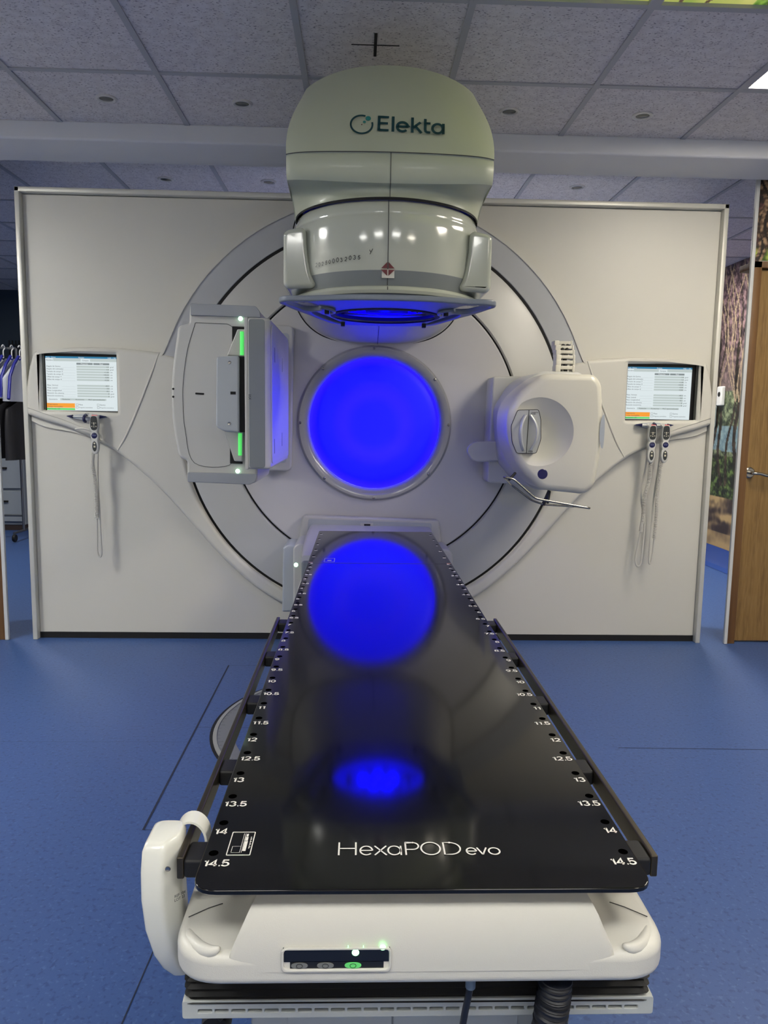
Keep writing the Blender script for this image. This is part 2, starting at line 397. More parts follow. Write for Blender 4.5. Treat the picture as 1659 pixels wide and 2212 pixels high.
# ================================================================== CEILING FITTINGS
LIGHTM = {}
for i, (x, y, s, colr, lab) in enumerate(PANELS):
    t = thing('ceiling_light', lab, 'light', (x, y, CZ), 'square ceiling light panels')
    k = 'lamp_%d' % i
    dm = mat('lit_panel_diffuser_'+'abcdefghij'[i], (240,240,240), .6, emit=(*colr, 1), es=s)
    box('diffuser', x-.275, x+.275, y-.265, y+.265, CZ+.006, CZ+.012, dm, t)
    bm = bmesh.new()
    for a in ((x-.3, x-.272, y-.29, y+.29), (x+.272, x+.3, y-.29, y+.29), (x-.272, x+.272, y-.29, y-.262), (x-.272, x+.272, y+.262, y+.29)): bbox(bm, *a, CZ-.004, CZ+.018)
    kid(fin('frame', bm, TBAR, smooth=0), t)
def sky_pic(k):
    def f(u, v):
        l = nz(u, v, 3, k)+.5*nz(u, v, 9, k+2)
        col = mixc((150,170,78), (204,200,112), .5+l*1.2)
        if k and u > .55: col = mixc((56,96,30), (140,176,70), .5+1.3*nz(u, v, 30, 4))
        for s0, sl in ((.12,.3), (.35,-.5), (.62,.6), (.8,-.2)):
            if abs(u-s0-sl*(v-.9)-.03*math.sin(v*30)) < .012*(1+2*(1-v)): col = (92,72,58)
        return col
    return f
SKYP = mat('backlit_picture', rough=.4, vcol=True, es=.72)
for k, x0 in enumerate((.28, .88)):
    t = thing('ceiling_picture', ['backlit ceiling picture of yellow-green leaves, left one at the top edge', 'backlit ceiling picture of green trees, right one at the top edge'][k], 'picture', (x0+.3, -.85, CZ), 'backlit tree pictures in the ceiling')
    p = painted('picture', 120, 160, lambda u, v, x0=x0: (x0+.02+.56*u, -1.40+1.11*v, CZ+.004), sky_pic(k), SKYP); kid(p, t)
    bm = bmesh.new()
    for a in ((x0, x0+.021, -1.42, -.27), (x0+.579, x0+.6, -1.42, -.27), (x0+.021, x0+.579, -1.42, -1.40), (x0+.021, x0+.579, -.292, -.27)): bbox(bm, *a, CZ-.008, CZ+.012)
    kid(fin('frame', bm, TBAR, smooth=0), t)
dl = [(-1.21,.611,'recessed downlight, leftmost in the front row of ceiling tiles'), (-.618,.623,'recessed downlight, second from left in the front row of tiles'),
      (.576,.624,'recessed downlight just right of the machine head in the front row'), (1.184,.628,'recessed downlight, rightmost in the front row of ceiling tiles'),
      (-1.239,1.75,'small downlight behind the beam, leftmost of the rear ones'), (-.635,1.75,'small downlight behind the beam, nearest left of the machine head'), (1.193,1.70,'small downlight behind the beam, right of the machine head')]
TRIMR = mat('downlight_trim', (190,190,190), .35, .3); LENS = mat('unlit_lamp_glass', (70,76,78), .15)
for x, y, lab in dl:
    t = thing('downlight', lab, 'light', (x, y, CZ), 'recessed ceiling downlights')
    lathe('trim_ring', [(.047,0),(.046,-.005),(.038,-.008),(.031,-.005),(.030,.0)], Matrix.Translation((x, y, CZ)), TRIMR, t, seg=32)
    lathe('lens', [(0,-.003),(.02,-.004),(.030,-.002)], Matrix.Translation((x, y, CZ)), LENS, t, seg=24)
bm = bmesh.new(); bbox(bm, -.127, .052, .052, .057, CZ-.002, CZ-.0005); bbox(bm, -.043, -.032, -.034, .14, CZ-.003, CZ-.0005)
tag(fin('alignment_cross', bm, GAP, smooth=0), 'black alignment cross stuck on the ceiling tile above the machine head', 'marker')

# ================================================================== COVER WALL WITH CONSOLES
cover = thing('machine_cover', 'wide off-white cover wall around the gantry with two built-in screens', 'cover panel', (0, 1.3, 0))
PZ = 2.4525
def arcpts(r, a0, a1, n=96): return circle(0, 1.24, r, n, a0, a1)
plate('panel', [[(-1.885,.035),(1.885,.035),(1.885,PZ-.03),(-1.885,PZ-.03)], circle(0,1.24,1.04,128)], XZ(1.33), .03, WALLW, cover, bev=.003, seg=1)
bm = bmesh.new()
for x0, x1, z0, z1 in ((-1.912,-1.886,.0,PZ), (1.886,1.912,.0,PZ), (-1.912,1.912,PZ-.026,PZ)): bbox(bm, x0, x1, 1.262, 1.42, z0, z1, .004)
tag(kid(fin('frame', bm, mat('pale_metal_edge', (206,205,196), .35, .2)), cover))
bm = bmesh.new(); bbox(bm, -1.92, 1.92, 1.30, 1.34, 0, .035); kid(fin('plinth', bm, GAP), cover)
for sx in (-1, 1):
    box('side_return', *sorted((sx*1.88, sx*1.905)), 1.33, 1.75, 0, PZ, mat('side_return_metal', (160,168,176), .28, .5), cover)
# console outline (right half, mirrored): wing around the screen flowing into the round rim
half = [(0, 2.455-.0), ]
rim_top = [(1.215*math.sin(a), 1.24+1.215*math.cos(a)) for a in [math.radians(d) for d in range(0, 70, 4)]]
wing = [(1.165,1.606),(1.40,1.627),(1.62,1.627),(1.80,1.610)]
wing2 = [(1.842,1.60),(1.872,1.50),(1.889,1.40),(1.889,1.285)]
low = [tuple(p) for p in spline([(1.885,1.262),(1.82,1.238),(1.66,1.190),(1.52,1.125),(1.40,1.055),(1.25,.93),(1.12,.80),(1.0,.66),(.84,.48),(.66,.315),(.50,.215)], 5)]
bot = [(1.10*math.sin(a), 1.24-1.10*math.cos(a)) for a in [math.radians(d) for d in range(22, -1, -4)]]
rt = [p for p in rim_top if p[0] < 1.155] + wing + wing2 + low + bot
rt = rounded(rt, .012, 2)
outer = rt + [(-x, z) for x, z in reversed(rt) if x > 1e-4]
# drop duplicates
o2 = []
for p in outer:
    if not o2 or (Vector(p)-Vector(o2[-1])).length > .004: o2.append(p)
scr = lambda s: [(s*1.402,1.592),(s*1.80,1.597),(s*1.80,1.287),(s*1.402,1.280)]
HA = math.radians(17.5)
hole = circle(0,1.24,1.196,90,HA,PI-HA)+circle(0,1.24,1.062,140,PI-HA,2*PI+HA)
con = plate('console_fascia', [o2, hole, rounded(scr(-1),.004,2), rounded(scr(1),.004,2)], XZ(1.30), .052, WALLW, cover, bev=.022, seg=5, smooth=50)
lathe('console_rim', [(1.062,-.03),(1.064,.004),(1.07,.012),(1.19,.046),(1.197,.046),(1.199,.02)], XZ(1.30) @ Matrix.Translation((0,1.24,0)), mat('rim_paint', (186,188,190), .42), con, seg=120, a0=HA-.01, a1=PI-HA+.01)
for s in (-1, 1):   # crease between wing and rim, and the deep lower ridge
    tube('crease', spline([(s*1.172,1.252,1.600),(s*1.225,1.248,1.46),(s*1.30,1.248,1.28),(s*1.36,1.248,1.15),(s*1.405,1.252,1.075)]), .006, WALLW, con, seg=8)
    # lower ridge: concave swoosh that fades towards the middle
    rows = []
    top = spline([(s*1.88,1.245,1.30),(s*1.80,1.245,1.272),(s*1.66,1.245,1.225),(s*1.52,1.245,1.16),(s*1.42,1.247,1.09)], 6)
    btm = spline([(s*1.878,1.282,1.228),(s*1.80,1.285,1.195),(s*1.64,1.288,1.165),(s*1.50,1.288,1.115),(s*1.40,1.290,1.055)], 6)
    mid = [(a*.45+b*.55)+Vector((0,.022,.004)) for a, b in zip(top, btm)]
    bm = bmesh.new(); grid(bm, [[tuple(p+Vector((0,-.001,0))) for p in top], [tuple(p) for p in mid], [tuple(p) for p in btm]]); kid(fin('lower_ridge', bm, WALLW), con)
    # bezel and screen
    x0, x1 = sorted((s*1.395, s*1.807)); z0, z1 = 1.273, 1.603
    bm = bmesh.new()
    xa, xb, za, zb = (s*1.80 if s < 0 else 1.402), (-1.402 if s < 0 else 1.80), 1.283, 1.594
    for a in ((x0, x1, zb, z1), (x0, x1, z0, za), (x0, xa, za, zb), (xb, x1, za, zb)): bbox(bm, a[0], a[1], 1.262, 1.298, a[2], a[3])
    scrn_e = (xa, xb, za, zb)
    bz = kid(fin('bezel', bm, mat('bezel_grey', (120,118,112), .5)), con)
    gl = box('screen_mount', x0, x1, 1.292, 1.30, z0, z1, mat('screen_black', (6,6,8), .3), con)
    # lit display
    if s < 0: dx0, dx1, dz0, dz1 = -1.793, -1.405, 1.287, 1.579
    else: dx0, dx1, dz0, dz1 = 1.405, 1.775, 1.288, 1.577
    SW = mat('lit_screen_white', (0,0,0), .3, emit=(.70,.78,.80,1), es=1.0)
    sc_ = box('screen', dx0, dx1, 1.288, 1.292, dz0, dz1, SW, con)
    Wd, Hd = dx1-dx0, dz1-dz0; LY = 1.2875
    def R(bm, u0, v0, u1, v1, y=LY): bm.faces.new([bm.verts.new((dx0+u*Wd, y, dz1-v*Hd)) for u, v in ((u0,v0),(u1,v0),(u1,v1),(u0,v1))])
    def em(n, rgb): return mat('lit_screen_'+n, (0,0,0), .3, emit=rgb, es=1.0)
    bm = bmesh.new(); R(bm, 0,.0,1,.035); tag(kid(fin('title_bar', bm, em('blue',(40,120,160)), smooth=0), sc_))
    bm = bmesh.new(); R(bm, .11,.04,.49,.09); R(bm, .62,.04,1,.09)
    for r in range(6): R(bm, .43,.17+.0485*r,.885,.203+.0485*r)
    for r in range(5): R(bm, .43,.52+.0485*r,.885,.553+.0485*r)
    R(bm, .19,.775,.83,.81); kid(fin('table_rows', bm, em('grey',(186,198,196)), smooth=0), sc_)
    bm = bmesh.new(); R(bm, .43,.115,.655,.15); R(bm, .665,.115,.885,.15)
    for r in range(6): R(bm, .22,.205+.0485*r,.41,.2065+.0485*r)
    for r in range(5): R(bm, .22,.555+.0485*r,.41,.5565+.0485*r)
    kid(fin('table_header', bm, em('darkgrey',(128,138,140)), smooth=0), sc_)
    bm = bmesh.new(); R(bm, 0,.865,.39,.95); kid(fin('status_field', bm, em('orange',(246,158,48)), smooth=0), sc_)
    bm = bmesh.new(); R(bm, 0,.958,.39,.99); kid(fin('status_field', bm, em('green',(92,214,96)), smooth=0), sc_)
    INK = mat('screen_ink', (0,0,0), .5, emit=(70,78,84), es=1); INKW = em('inkwhite', (235,240,242))
    def T(st, u, v, size=.0105, m=INK, al='LEFT'): return text('screen_text', st, size, XZ(LY-.0004) @ Matrix.Translation((dx0+u*Wd, dz1-v*Hd, 0)), m, sc_, align=al, th=.0001)
    L = ['Ángulo de Gantry','Ángulo del colimador','Tamaño de campo Y','Tamaño de campo X','Offset de campo Y','Offset de campo X']
    V = ['1.0','1.0','+1.00','+40.00','-0.00','+0.00']; U = ['grad','grad','cm','cm','cm','cm']
    L2 = ['Mesa. Vertical','Mesa. Lateral','Mesa. Longitudinal','Rotación de columna','Rotación isocéntrica']; V2 = ['-48.3','0.0','-8.2','0','0']; U2 = ['cm','cm','cm','grad','grad']
    T('\n'.join(L[:1]), .01, .196) if False else None
    for r in range(6): T(L[r], .012, .196+.0485*r); T(V[r], .875, .198+.0485*r, al='RIGHT'); T(U[r], .895, .198+.0485*r)
    for r in range(5): T(L2[r], .012, .546+.0485*r); T(V2[r], .875, .548+.0485*r, al='RIGHT'); T(U2[r], .895, .548+.0485*r)
    T('Nombre', .01, .083); T('Campos', .555, .083, al='CENTER'); T('Prescrito', .54, .145, m=INKW, al='CENTER'); T('Real', .775, .145, m=INKW, al='CENTER')
    T('Geometría', .03, .805); T('Radiación', .22, .805); T('Accesorios', .40, .805); T('MLC (personalizado)', .58, .805)
    T('Preparatorio', .01, .90); T('Campo incompleto', .01, .94); T('Terminado: OK', .01, .984)
    for k, (u, a) in enumerate(((.405, 'Gantry'), (.70, 'Gantry'))):
        bm = bmesh.new()
        for v0 in (.87, .92): R(bm, u, v0, u+.03, v0+.003); R(bm, u, v0+.035, u+.03, v0+.038); R(bm, u, v0, u+.003, v0+.038); R(bm, u+.027, v0, u+.03, v0+.038)
        kid(fin('check_box', bm, INK, smooth=0), sc_); T('Mesa' if k == 0 else 'Gantry', u+.04, .90); T('Programa automático', u+.04, .95, size=.0085)
    T('Modo  Clínico', .01, .03, m=INKW, size=.009); T('Posición', .5, .03, m=INKW, al='CENTER', size=.009); T('14:02  |  OK', .98, .03, m=INKW, al='RIGHT', size=.009)
    # hook bar the pendants hang from
    cx = -1.557 if s < 0 else 1.553
    hk = plate('pendant_bracket', [spline([(cx-.104,1.256),(cx-.04,1.268),(cx,1.270),(cx+.04,1.268),(cx+.104,1.256),(cx+.05,1.240),(cx,1.236),(cx-.05,1.240)], 5, True)], XZ(1.25), .03, GREYL, con, bev=.004)
    tube('bracket_bar', [(cx-.085,1.216,1.255),(cx+.085,1.216,1.255)], .004, mat('white_bar', (226,226,220), .3), hk, seg=8)
    for q in (-1, 1): tube('bracket_tip', [(cx+q*.072,1.214,1.255),(cx+q*.106,1.22,1.257)], .006, NAVY, hk, seg=8, rf=lambda t: .009*(1-t)+.0015)
    tube('bracket_hook', spline([(cx-.004,1.22,1.265),(cx-.004,1.195,1.256),(cx-.004,1.19,1.238),(cx-.004,1.208,1.228)], 4), .008, NAVY, hk, seg=8)
tube('pull_lip', spline([(-1.62,1.225,1.186),(-1.60,1.215,1.191),(-1.57,1.21,1.192),(-1.54,1.215,1.184),(-1.515,1.225,1.170)]), .006, WALLW, con, seg=8)

# ================================================================== HAND PENDANTS
PENW = mat('pendant_shell', (196,196,192), .35); KEYP = mat('pendant_keypad', (46,50,52), .35); CORD = mat('pendant_cord', (196,194,186), .45)
def pendant(x, y, ztop, label, path_coil, path_plain):
    t = thing('hand_pendant', label, 'hand control', (x, y, ztop), 'hand control pendants on the cover wall')
    out = [(-.018,0),(.018,0),(.023,-.035),(.0235,-.062),(.018,-.083),(.0165,-.090),(.0215,-.102),(.022,-.115),(.018,-.130),(.0175,-.136),(.0215,-.150),(.0205,-.175),(.014,-.197),(0,-.207)]
    L = out+[(-a, b) for a, b in reversed(out[1:-1])]; L = [(x+a[0], ztop+a[1]) for a in spline(L, 4, True)]
    b = plate('body', [L], XZ(y), .026, PENW, t, bev=.007, seg=4)
    yy = y-.0262
    kp = [(-.013,-.006),(.013,-.006),(.0185,-.035),(.0185,-.06),(.012,-.075),(0,-.079),(-.012,-.075),(-.0185,-.06),(-.0185,-.035)]
    plate('keypad', [[(x+p.x, ztop+p.y) for p in spline(kp, 3, True)]], XZ(yy), .0008, KEYP, t)
    lathe('display', [(0,.0012),(.014,.0012),(.016,0)], XZ(yy) @ Matrix.Translation((x, ztop-.107, 0)), NAVY, t, seg=32)
    text('display_text', 'STOP', .008, XZ(yy-.0014) @ Matrix.Translation((x, ztop-.110, 0)), mat('faint_lettering', (130,140,190), .5), t, align='CENTER')
    plate('lower_keypad', [[(x+.012*math.cos(a*PI/12), ztop-.165+.027*math.sin(a*PI/12)) for a in range(24)]], XZ(yy), .0008, KEYP, t)
    KEY = mat('pale_key', (206,202,180), .5)
    bm = bmesh.new()
    for u, v, r in ((0,-.041,.0045),(0,-.050,.003),(-.011,-.058,.003),(0,-.060,.003),(.011,-.058,.003),(.010,-.040,.0022),(-.010,-.040,.0018),(0,-.149,.005)):
        vs = [bm.verts.new((x+u+r*math.cos(q*PI/4), yy-.0012, ztop+v+r*math.sin(q*PI/4))) for q in range(8)]; bm.faces.new(vs)
    bbox(bm, x-.005, x+.005, yy-.0014, yy-.001, ztop-.171, ztop-.161)
    kid(fin('keys', bm, KEY, smooth=0), t)
    box('red_lamp', x-.014, x+.014, y-.024, y-.004, ztop-.001, ztop+.003, mat('red_lamp', (190,60,60), .3, emit=(220,40,40), es=.4), t)
    pts = spline(path_coil, 40); pts = [Vector(p) for p in pts]
    # coiled cord: helix about the path
    hel = []; turns = 62; N = turns*10
    for i in range(N+1):
        f = i/N*(len(pts)-1); k = min(int(f), len(pts)-2); p = pts[k].lerp(pts[k+1], f-k)
        a = 2*PI*turns*i/N; hel.append(p+Vector((math.cos(a)*.0085, math.sin(a)*.0085, 0)))
    tube('coiled_cord', hel, .0026, CORD, t, seg=5)
    tube('cord', spline(path_plain, 10), .0052, CORD, t, seg=8)
    return t
pendant(-1.505, 1.205, 1.262, 'grey hand control pendant hanging alone below the left screen',
        [(-1.522,1.20,1.06),(-1.526,1.20,1.0),(-1.516,1.205,.90),(-1.516,1.21,.80),(-1.518,1.215,.70)],
        [(-1.518,1.215,.70),(-1.520,1.22,.60),(-1.522,1.22,.52),(-1.512,1.22,.488),(-1.500,1.22,.505),(-1.502,1.22,.62),(-1.506,1.225,.78),(-1.513,1.235,.93),(-1.508,1.24,1.1),(-1.508,1.25,1.2)])
pendant(1.531, 1.205, 1.255, 'grey hand control pendant below the right screen, left one of the pair',
        [(1.538,1.20,1.05),(1.535,1.205,.95),(1.518,1.21,.86),(1.514,1.21,.74),(1.508,1.215,.66)],
        [(1.508,1.215,.66),(1.495,1.22,.56),(1.488,1.22,.50),(1.500,1.22,.462),(1.520,1.22,.475),(1.526,1.22,.56),(1.530,1.225,.72),(1.506,1.235,.86),(1.528,1.24,1.06),(1.528,1.25,1.2)])
pendant(1.606, 1.205, 1.256, 'grey hand control pendant below the right screen, right one of the pair',
        [(1.596,1.20,1.05),(1.590,1.205,.95),(1.588,1.21,.86),(1.590,1.21,.76),(1.588,1.215,.62)],
        [(1.588,1.215,.62),(1.586,1.22,.54),(1.578,1.22,.482),(1.569,1.22,.480),(1.566,1.22,.53),(1.572,1.225,.70),(1.580,1.235,.86),(1.600,1.24,1.06),(1.602,1.25,1.2)])

# ================================================================== GANTRY
G = thing('linear_accelerator', 'off-white radiotherapy gantry with round blue-lit bore and overhead treatment head', 'radiotherapy machine', (0, 1.2, 0))
F = lambda Y: XZ(Y) @ Matrix.Translation((0,1.24,0))     # frames about the gantry axis
face = lathe('drum_face', [(.355,-.10),(.42,0.005),(.60,0),(.776,0),(.782,-.006),(.782,-.05)], F(1.20), DRUM, G, seg=160)
lathe('drum_gap', [(.779,-.02),(.796,-.02)], F(1.20), GAP, G, seg=160)
lathe('drum_ring', [(.792,-.05),(.793,-.012),(.80,-.004),(.86,-.012),(.95,-.038),(1.03,-.05),(1.043,-.056),(1.045,-.08)], F(1.20), WHITE, G, seg=160)
lathe('drum_gap', [(1.044,-.085),(1.066,-.085)], F(1.20), GAP, G, seg=160)
# bore: raised collar, screws and the lit diffuser at its mouth
br = lathe('bore_collar', [(.420,.0),(.419,.012),(.408,.022),(.385,.020),(.366,.008),(.358,-.01),(.356,-.03)], F(1.20), mat('collar_gloss_plastic', (150,150,150), .22, coat=.3), G, seg=128)
for k, dg in enumerate((91, 37, 0, -42, -90, -132, 180, 134)):
    a = math.radians(dg); sx_, sz_ = .403*math.cos(a), .403*math.sin(a)
    lathe('screw', [(0,.004),(.003,.002),(.004,.005),(.007,.004),(.008,0)], F(1.177) @ Matrix.Translation((sx_, sz_, 0)), STEEL, br, seg=16)
# the bore's diffuser glows in soft bands; violet rim tint paints the glass reflection
bmat = mat('bore_diffuser', (0,0,0), .4, emit=(0,0,1,1), es=BORE_POWER, coat=.0)
nt = bmat.node_tree; b = nt.nodes['Principled BSDF']; tc = nt.nodes.new('ShaderNodeTexCoord')
sep = nt.nodes.new('ShaderNodeSeparateXYZ'); nt.links.new(tc.outputs['Object'], sep.inputs[0])
ln = nt.nodes.new('ShaderNodeVectorMath'); ln.operation = 'LENGTH'; cmb = nt.nodes.new('ShaderNodeCombineXYZ'); nt.links.new(sep.outputs[0], cmb.inputs[0]); nt.links.new(sep.outputs[2], cmb.inputs[2]); nt.links.new(cmb.outputs[0], ln.inputs[0])
mr = nt.nodes.new('ShaderNodeMath'); mr.operation = 'DIVIDE'; mr.inputs[1].default_value = .36; nt.links.new(ln.outputs['Value'], mr.inputs[0])
rp = nt.nodes.new('ShaderNodeValToRGB'); nt.links.new(mr.outputs[0], rp.inputs[0]); E = rp.color_ramp.elements
E[0].position = 0; E[0].color = (.0,0,.46,1); E[1].position = 1; E[1].color = (.006,.003,.44,1)
for p, cc in ((.30,(.0,0,.46,1)), (.46,(.0022,.0004,.46,1)), (.58,(.0012,.0001,.47,1)), (.66,(.0,0,.48,1)), (.86,(.0001,0,.48,1)), (.93,(.003,.0008,.46,1))):
    e = E.new(p); e.color = cc
nt.links.new(rp.outputs[0], b.inputs['Emission Color'])
bd = lathe('bore_diffuser', [(.356,-.02),(.352,-.012),(.34,-.006),(.30,0),(.2,.004),(0,.005)], Matrix.Identity(4), bmat, None, seg=128, smooth=80)
bd.data.transform(XZ(0)); bd.location = (0, 1.215, 1.24); bd = kid(bd, G)

# --- gantry arm between drum and head
def superell(hx, z0, z1, y, n=48, p=4, topcut=None, cx=.01):
    cz = (z0+z1)/2; hz = (z1-z0)/2; out = []
    for k in range(n):
        a = 2*PI*k/n; ca, sa = math.cos(a), math.sin(a)
        out.append((cx+hx*math.copysign(abs(ca)**(2/p), ca), y, cz+hz*math.copysign(abs(sa)**(2/p), sa)))
    return out
loft('arm_fairing', [superell(.462,1.665,2.50,1.235,p=2.9), superell(.455,1.672,2.49,1.15,p=2.9), superell(.43,1.69,2.47,1.05,p=3), superell(.39,1.74,2.44,.85,p=3.2), superell(.35,1.83,2.42,.55,p=4), superell(.33,1.90,2.41,.3,p=5)], WHITE, G)
fair = [o for o in bpy.data.objects if o.name == 'arm_fairing'][0]
rim = superell(.464,1.662,2.502,1.200,p=2.9,n=120)
tube('fairing_seam', [p for p in rim], .0035, GAP, fair, seg=6, closed=True)
tube('fairing_seam', [(.01,1.196,1.667),(.01,1.15,1.670),(.01,1.05,1.688),(.01,.85,1.738)], .0015, SEAM, fair, seg=6)

# --- hood of the head
def hw(v): return .345 + .012*math.sin(min(1, v*1.2)*PI)*.6 - .055*v**1.7
rows = []; NU = 56
us = [math.sin((-1+2*i/NU)*PI/2)*.35+(-1+2*i/NU)*.65 for i in range(NU+1)]
nv = 16
for j in range(nv+1):
    v = 1-j/nv; row = []
    for u in us:
        zt = 2.398+.064*(1-abs(u)**2.3); z = 2.13+v*(zt-2.13)
        edge = abs(u)**10
        y = -.372+.155*v**1.25+.028*u*u+.02*edge
        row.append((.012+u*hw(v), y, z))
    rows.append(row)
for z, y, h in ((2.126,-.368,.3448),(2.119,-.371,.345),(2.10,-.372,.345),(2.075,-.370,.3445),(2.06,-.366,.344),(2.052,-.360,.3435)):
    rows.append([(.012+u*h, y+.028*u*u+.02*abs(u)**10, z-.016*(1-u*u)*max(0,(2.11-z)/.06)) for u in us])
chin = rows[-1]; nr = 12
for j in range(1, nr+1):
    t = j/nr; row = []
    for u, pc in zip(us, chin):
        q = Vector((.012+.337*math.sin(u*PI/2), -.337*math.cos(u*PI/2), 1.992))
        p = Vector(pc).lerp(q, t); p.z += .030*math.sin(PI*t)*(.35+.65*abs(u)); p.y += .02*math.sin(PI*t)
        row.append(tuple(p))
    rows.append(row)
bm = bmesh.new(); V = grid(bm, rows)
# outline carried back to the arm: top, sides
def edge_loop():
    L = [V[r][0] for r in range(len(V)-1, -1, -1)] + V[0][1:-1] + [V[r][-1] for r in range(len(V))]
    return L
EL = edge_loop(); prev = EL
for yb, sc in ((-.12, .004), (.05,.0), (.5,-.02), (.95,-.04)):
    new = []
    for v0 in EL:
        y = max(yb, v0.co.y+.002*(yb+1)); x = v0.co.x+math.copysign(sc, v0.co.x-.012) if abs(v0.co.x-.012) > .2 else v0.co.x
        new.append(bm.verts.new((x, y+(0 if yb > v0.co.y else .001), v0.co.z+(.004 if yb < 0 and v0.co.z > 2.3 else 0)-(.02 if yb > .4 and v0.co.z > 2.3 else 0))))
    for a in range(len(prev)-1): bm.faces.new((prev[a], prev[a+1], new[a+1], new[a]))
    prev = new
hood = kid(fin('head_hood', bm, HOODM, None, 28), G)
bev = hood.modifiers.new('bevel', 'BEVEL'); bev.width = .016; bev.segments = 4; bev.limit_method = 'ANGLE'; bev.angle_limit = math.radians(40)
box('head_core', -.30, .32, -.02, .95, 1.99, 2.30, HOODM, G)
tube('hood_seam', [(p[0], p[1]-.0005, p[2]) for p in rows[nv+0]], .0016, SEAM, hood, seg=6)
ic = NU//2
tube('hood_seam', [(.012, rows[r][ic][1]-.0006, rows[r][ic][2]) for r in range(nv, len(rows))], .0013, SEAM, hood, seg=6)
# emblem and lettering on the tilted front
def hood_pt(x, z):
    v = (z-2.13)/(2.46-2.13); return -.372+.155*v**1.25+.028*(x/.33)**2
tilt = math.atan2(hood_pt(0,2.26)-hood_pt(0,2.18), .08)
MH = Matrix.Translation((0, hood_pt(0,2.22)-.0018, 2.22)) @ Matrix.Rotation(-tilt, 4, 'X') @ XZ(0)
MH = Matrix.Translation((0, hood_pt(0.05,2.22)-.003, 2.22)) @ Matrix.Rotation(PI/2-tilt, 4, 'X')
def word(ss, x, z, size): return text('lettering', ss, size, MH @ Matrix.Translation((x, z, 0)) @ Matrix.Rotation(-.022, 4, 'Z'), TEAL, hood, bold=.0016, sx=1.02, space=1.06)
K = .0605; el = [[(.07,1),(.07,0)],[(.07,.93),(.62,.93)],[(.07,.52),(.57,.52)],[(.07,.07),(.62,.07)],[(.855,1),(.855,0)],
      [(1.09,.365),(1.70,.365)]+arc(1.39,.35,.30,.30,3,318), [(1.94,1),(1.94,0)],[(1.98,.33),(2.06,.40),(2.40,.70)],[(2.10,.44),(2.46,.0)],
      [(2.66,.95),(2.66,.24),(2.69,.13),(2.77,.07),(2.95,.07)],[(2.62,.66),(2.95,.66)], arc(3.36,.345,.29,.30,0,360,30), [(3.68,.69),(3.68,0)]]
strokes('lettering', [[(x*K*.968, y*K) for x, y in P] for P in el], .150*K, MH @ Matrix.Translation((-.033,-.020,0)) @ Matrix.Rotation(-.030, 4, 'Z'), TEAL, hood)
a0, a1 = math.radians(66), math.radians(66-320+ -4)
ring = [(-.085+.0385*math.cos(a), .004+.0385*math.sin(a)) for a in [math.radians(70)+ (math.radians(305))*k/60 for k in range(61)]]
ring2 = [(-.085+.0325*math.cos(a), .004+.0325*math.sin(a)) for a in [math.radians(70)+ (math.radians(305))*k/60 for k in range(60, -1, -1)]]
plate('emblem_ring', [ring+ring2], MH, .0008, TEAL, hood)
for x, z, r, mm in ((-.0635,.0285,.0088,TEAL2), (-.0760,.0140,.0048,TEAL2), (-.0845,.0035,.0017,RED)):
    plate('emblem_dot', [circle(x, z, r, 24)], MH, .0008, mm, hood)

# --- collimator
CX = .012
MC = Matrix.Translation((CX, 0, 0))
col_ = lathe('collimator', [(.29,2.01),(.318,2.000),(.332,1.985),(.3395,1.962),(.3415,1.952),(.3405,1.948),(.3435,1.944),(.346,1.915),(.3465,1.86),(.344,1.80),(.338,1.765)], MC, HEADW, G, seg=128, smooth=60)
lathe('collimator_gap', [(.325,2.006),(.339,1.998),(.339,1.990)], MC, GAP, col_, seg=128)
lathe('grey_band', [(.338,1.765),(.334,1.745),(.326,1.716)], MC, GREYB, col_, seg=128)
lathe('lower_lip', [(.326,1.716),(.338,1.714),(.352,1.706),(.356,1.698),(.352,1.688),(.335,1.684),(.31,1.686),(.22,1.69),(.205,1.71)], MC, HEADW, col_, seg=128)
tube('centre_seam', [(CX-.004, -.3325,2.0),(CX-.004,-.341,1.962),(CX-.004,-.3465,1.915),(CX-.004,-.3475,1.86),(CX-.004,-.345,1.80),(CX-.004,-.339,1.765),(CX-.004,-.327,1.716),(CX-.004,-.353,1.706),(CX-.004,-.3565,1.698)], .0017, SEAM, col_, seg=6)
# warning marker: pale square, four dark red triangles
pl = box('marker_label', CX-.024, CX+.018, -.343, -.3395, 1.738, 1.766, mat('label_white', (206,204,194), .4), col_)
pl.rotation_euler = (0,0,0)
bm = bmesh.new()
for tri in (((-.002,.0),(-.0225,-.0205),(-.002,-.0205)), ((.002,0),(.0225,-.0205),(.002,-.0205)), ((-.0235,-.0245),(-.002,-.0245),(-.002,-.045)), ((.0235,-.0245),(.002,-.0245),(.002,-.045))):
    vs = []
    for u, v in tri:
        z = 1.789+v; vs.append(bm.verts.new((CX-.004+u, -.3462+ (0 if z > 1.765 else .002)-.0015, z)))
    bm.faces.new(vs)
kid(fin('marker_triangles', bm, RED, smooth=0), col_)
# handwritten number round the drum
INKB = mat('marker_ink', (14,14,16), .5)
def hand(st, th0, dth, z0, h):
    for i, ch in enumerate(st):
        M = MC @ Matrix.Rotation(math.radians(th0+dth*i), 4, 'Z') @ Matrix.Translation((0,-.3484,z0+.0011*i+random.uniform(-.0012,.0012))) @ Matrix.Rotation(PI/2, 4, 'X') @ Matrix.Rotation(random.uniform(-.15,.15), 4, 'Z')
        digits('handwriting', ch, h*random.uniform(.9,1.1), .75, .0022, M, INKB, col_)
hand('202500032035', -45.5, 2.6, 1.787, .0135); hand('y', -10, 1, 1.815, .022)
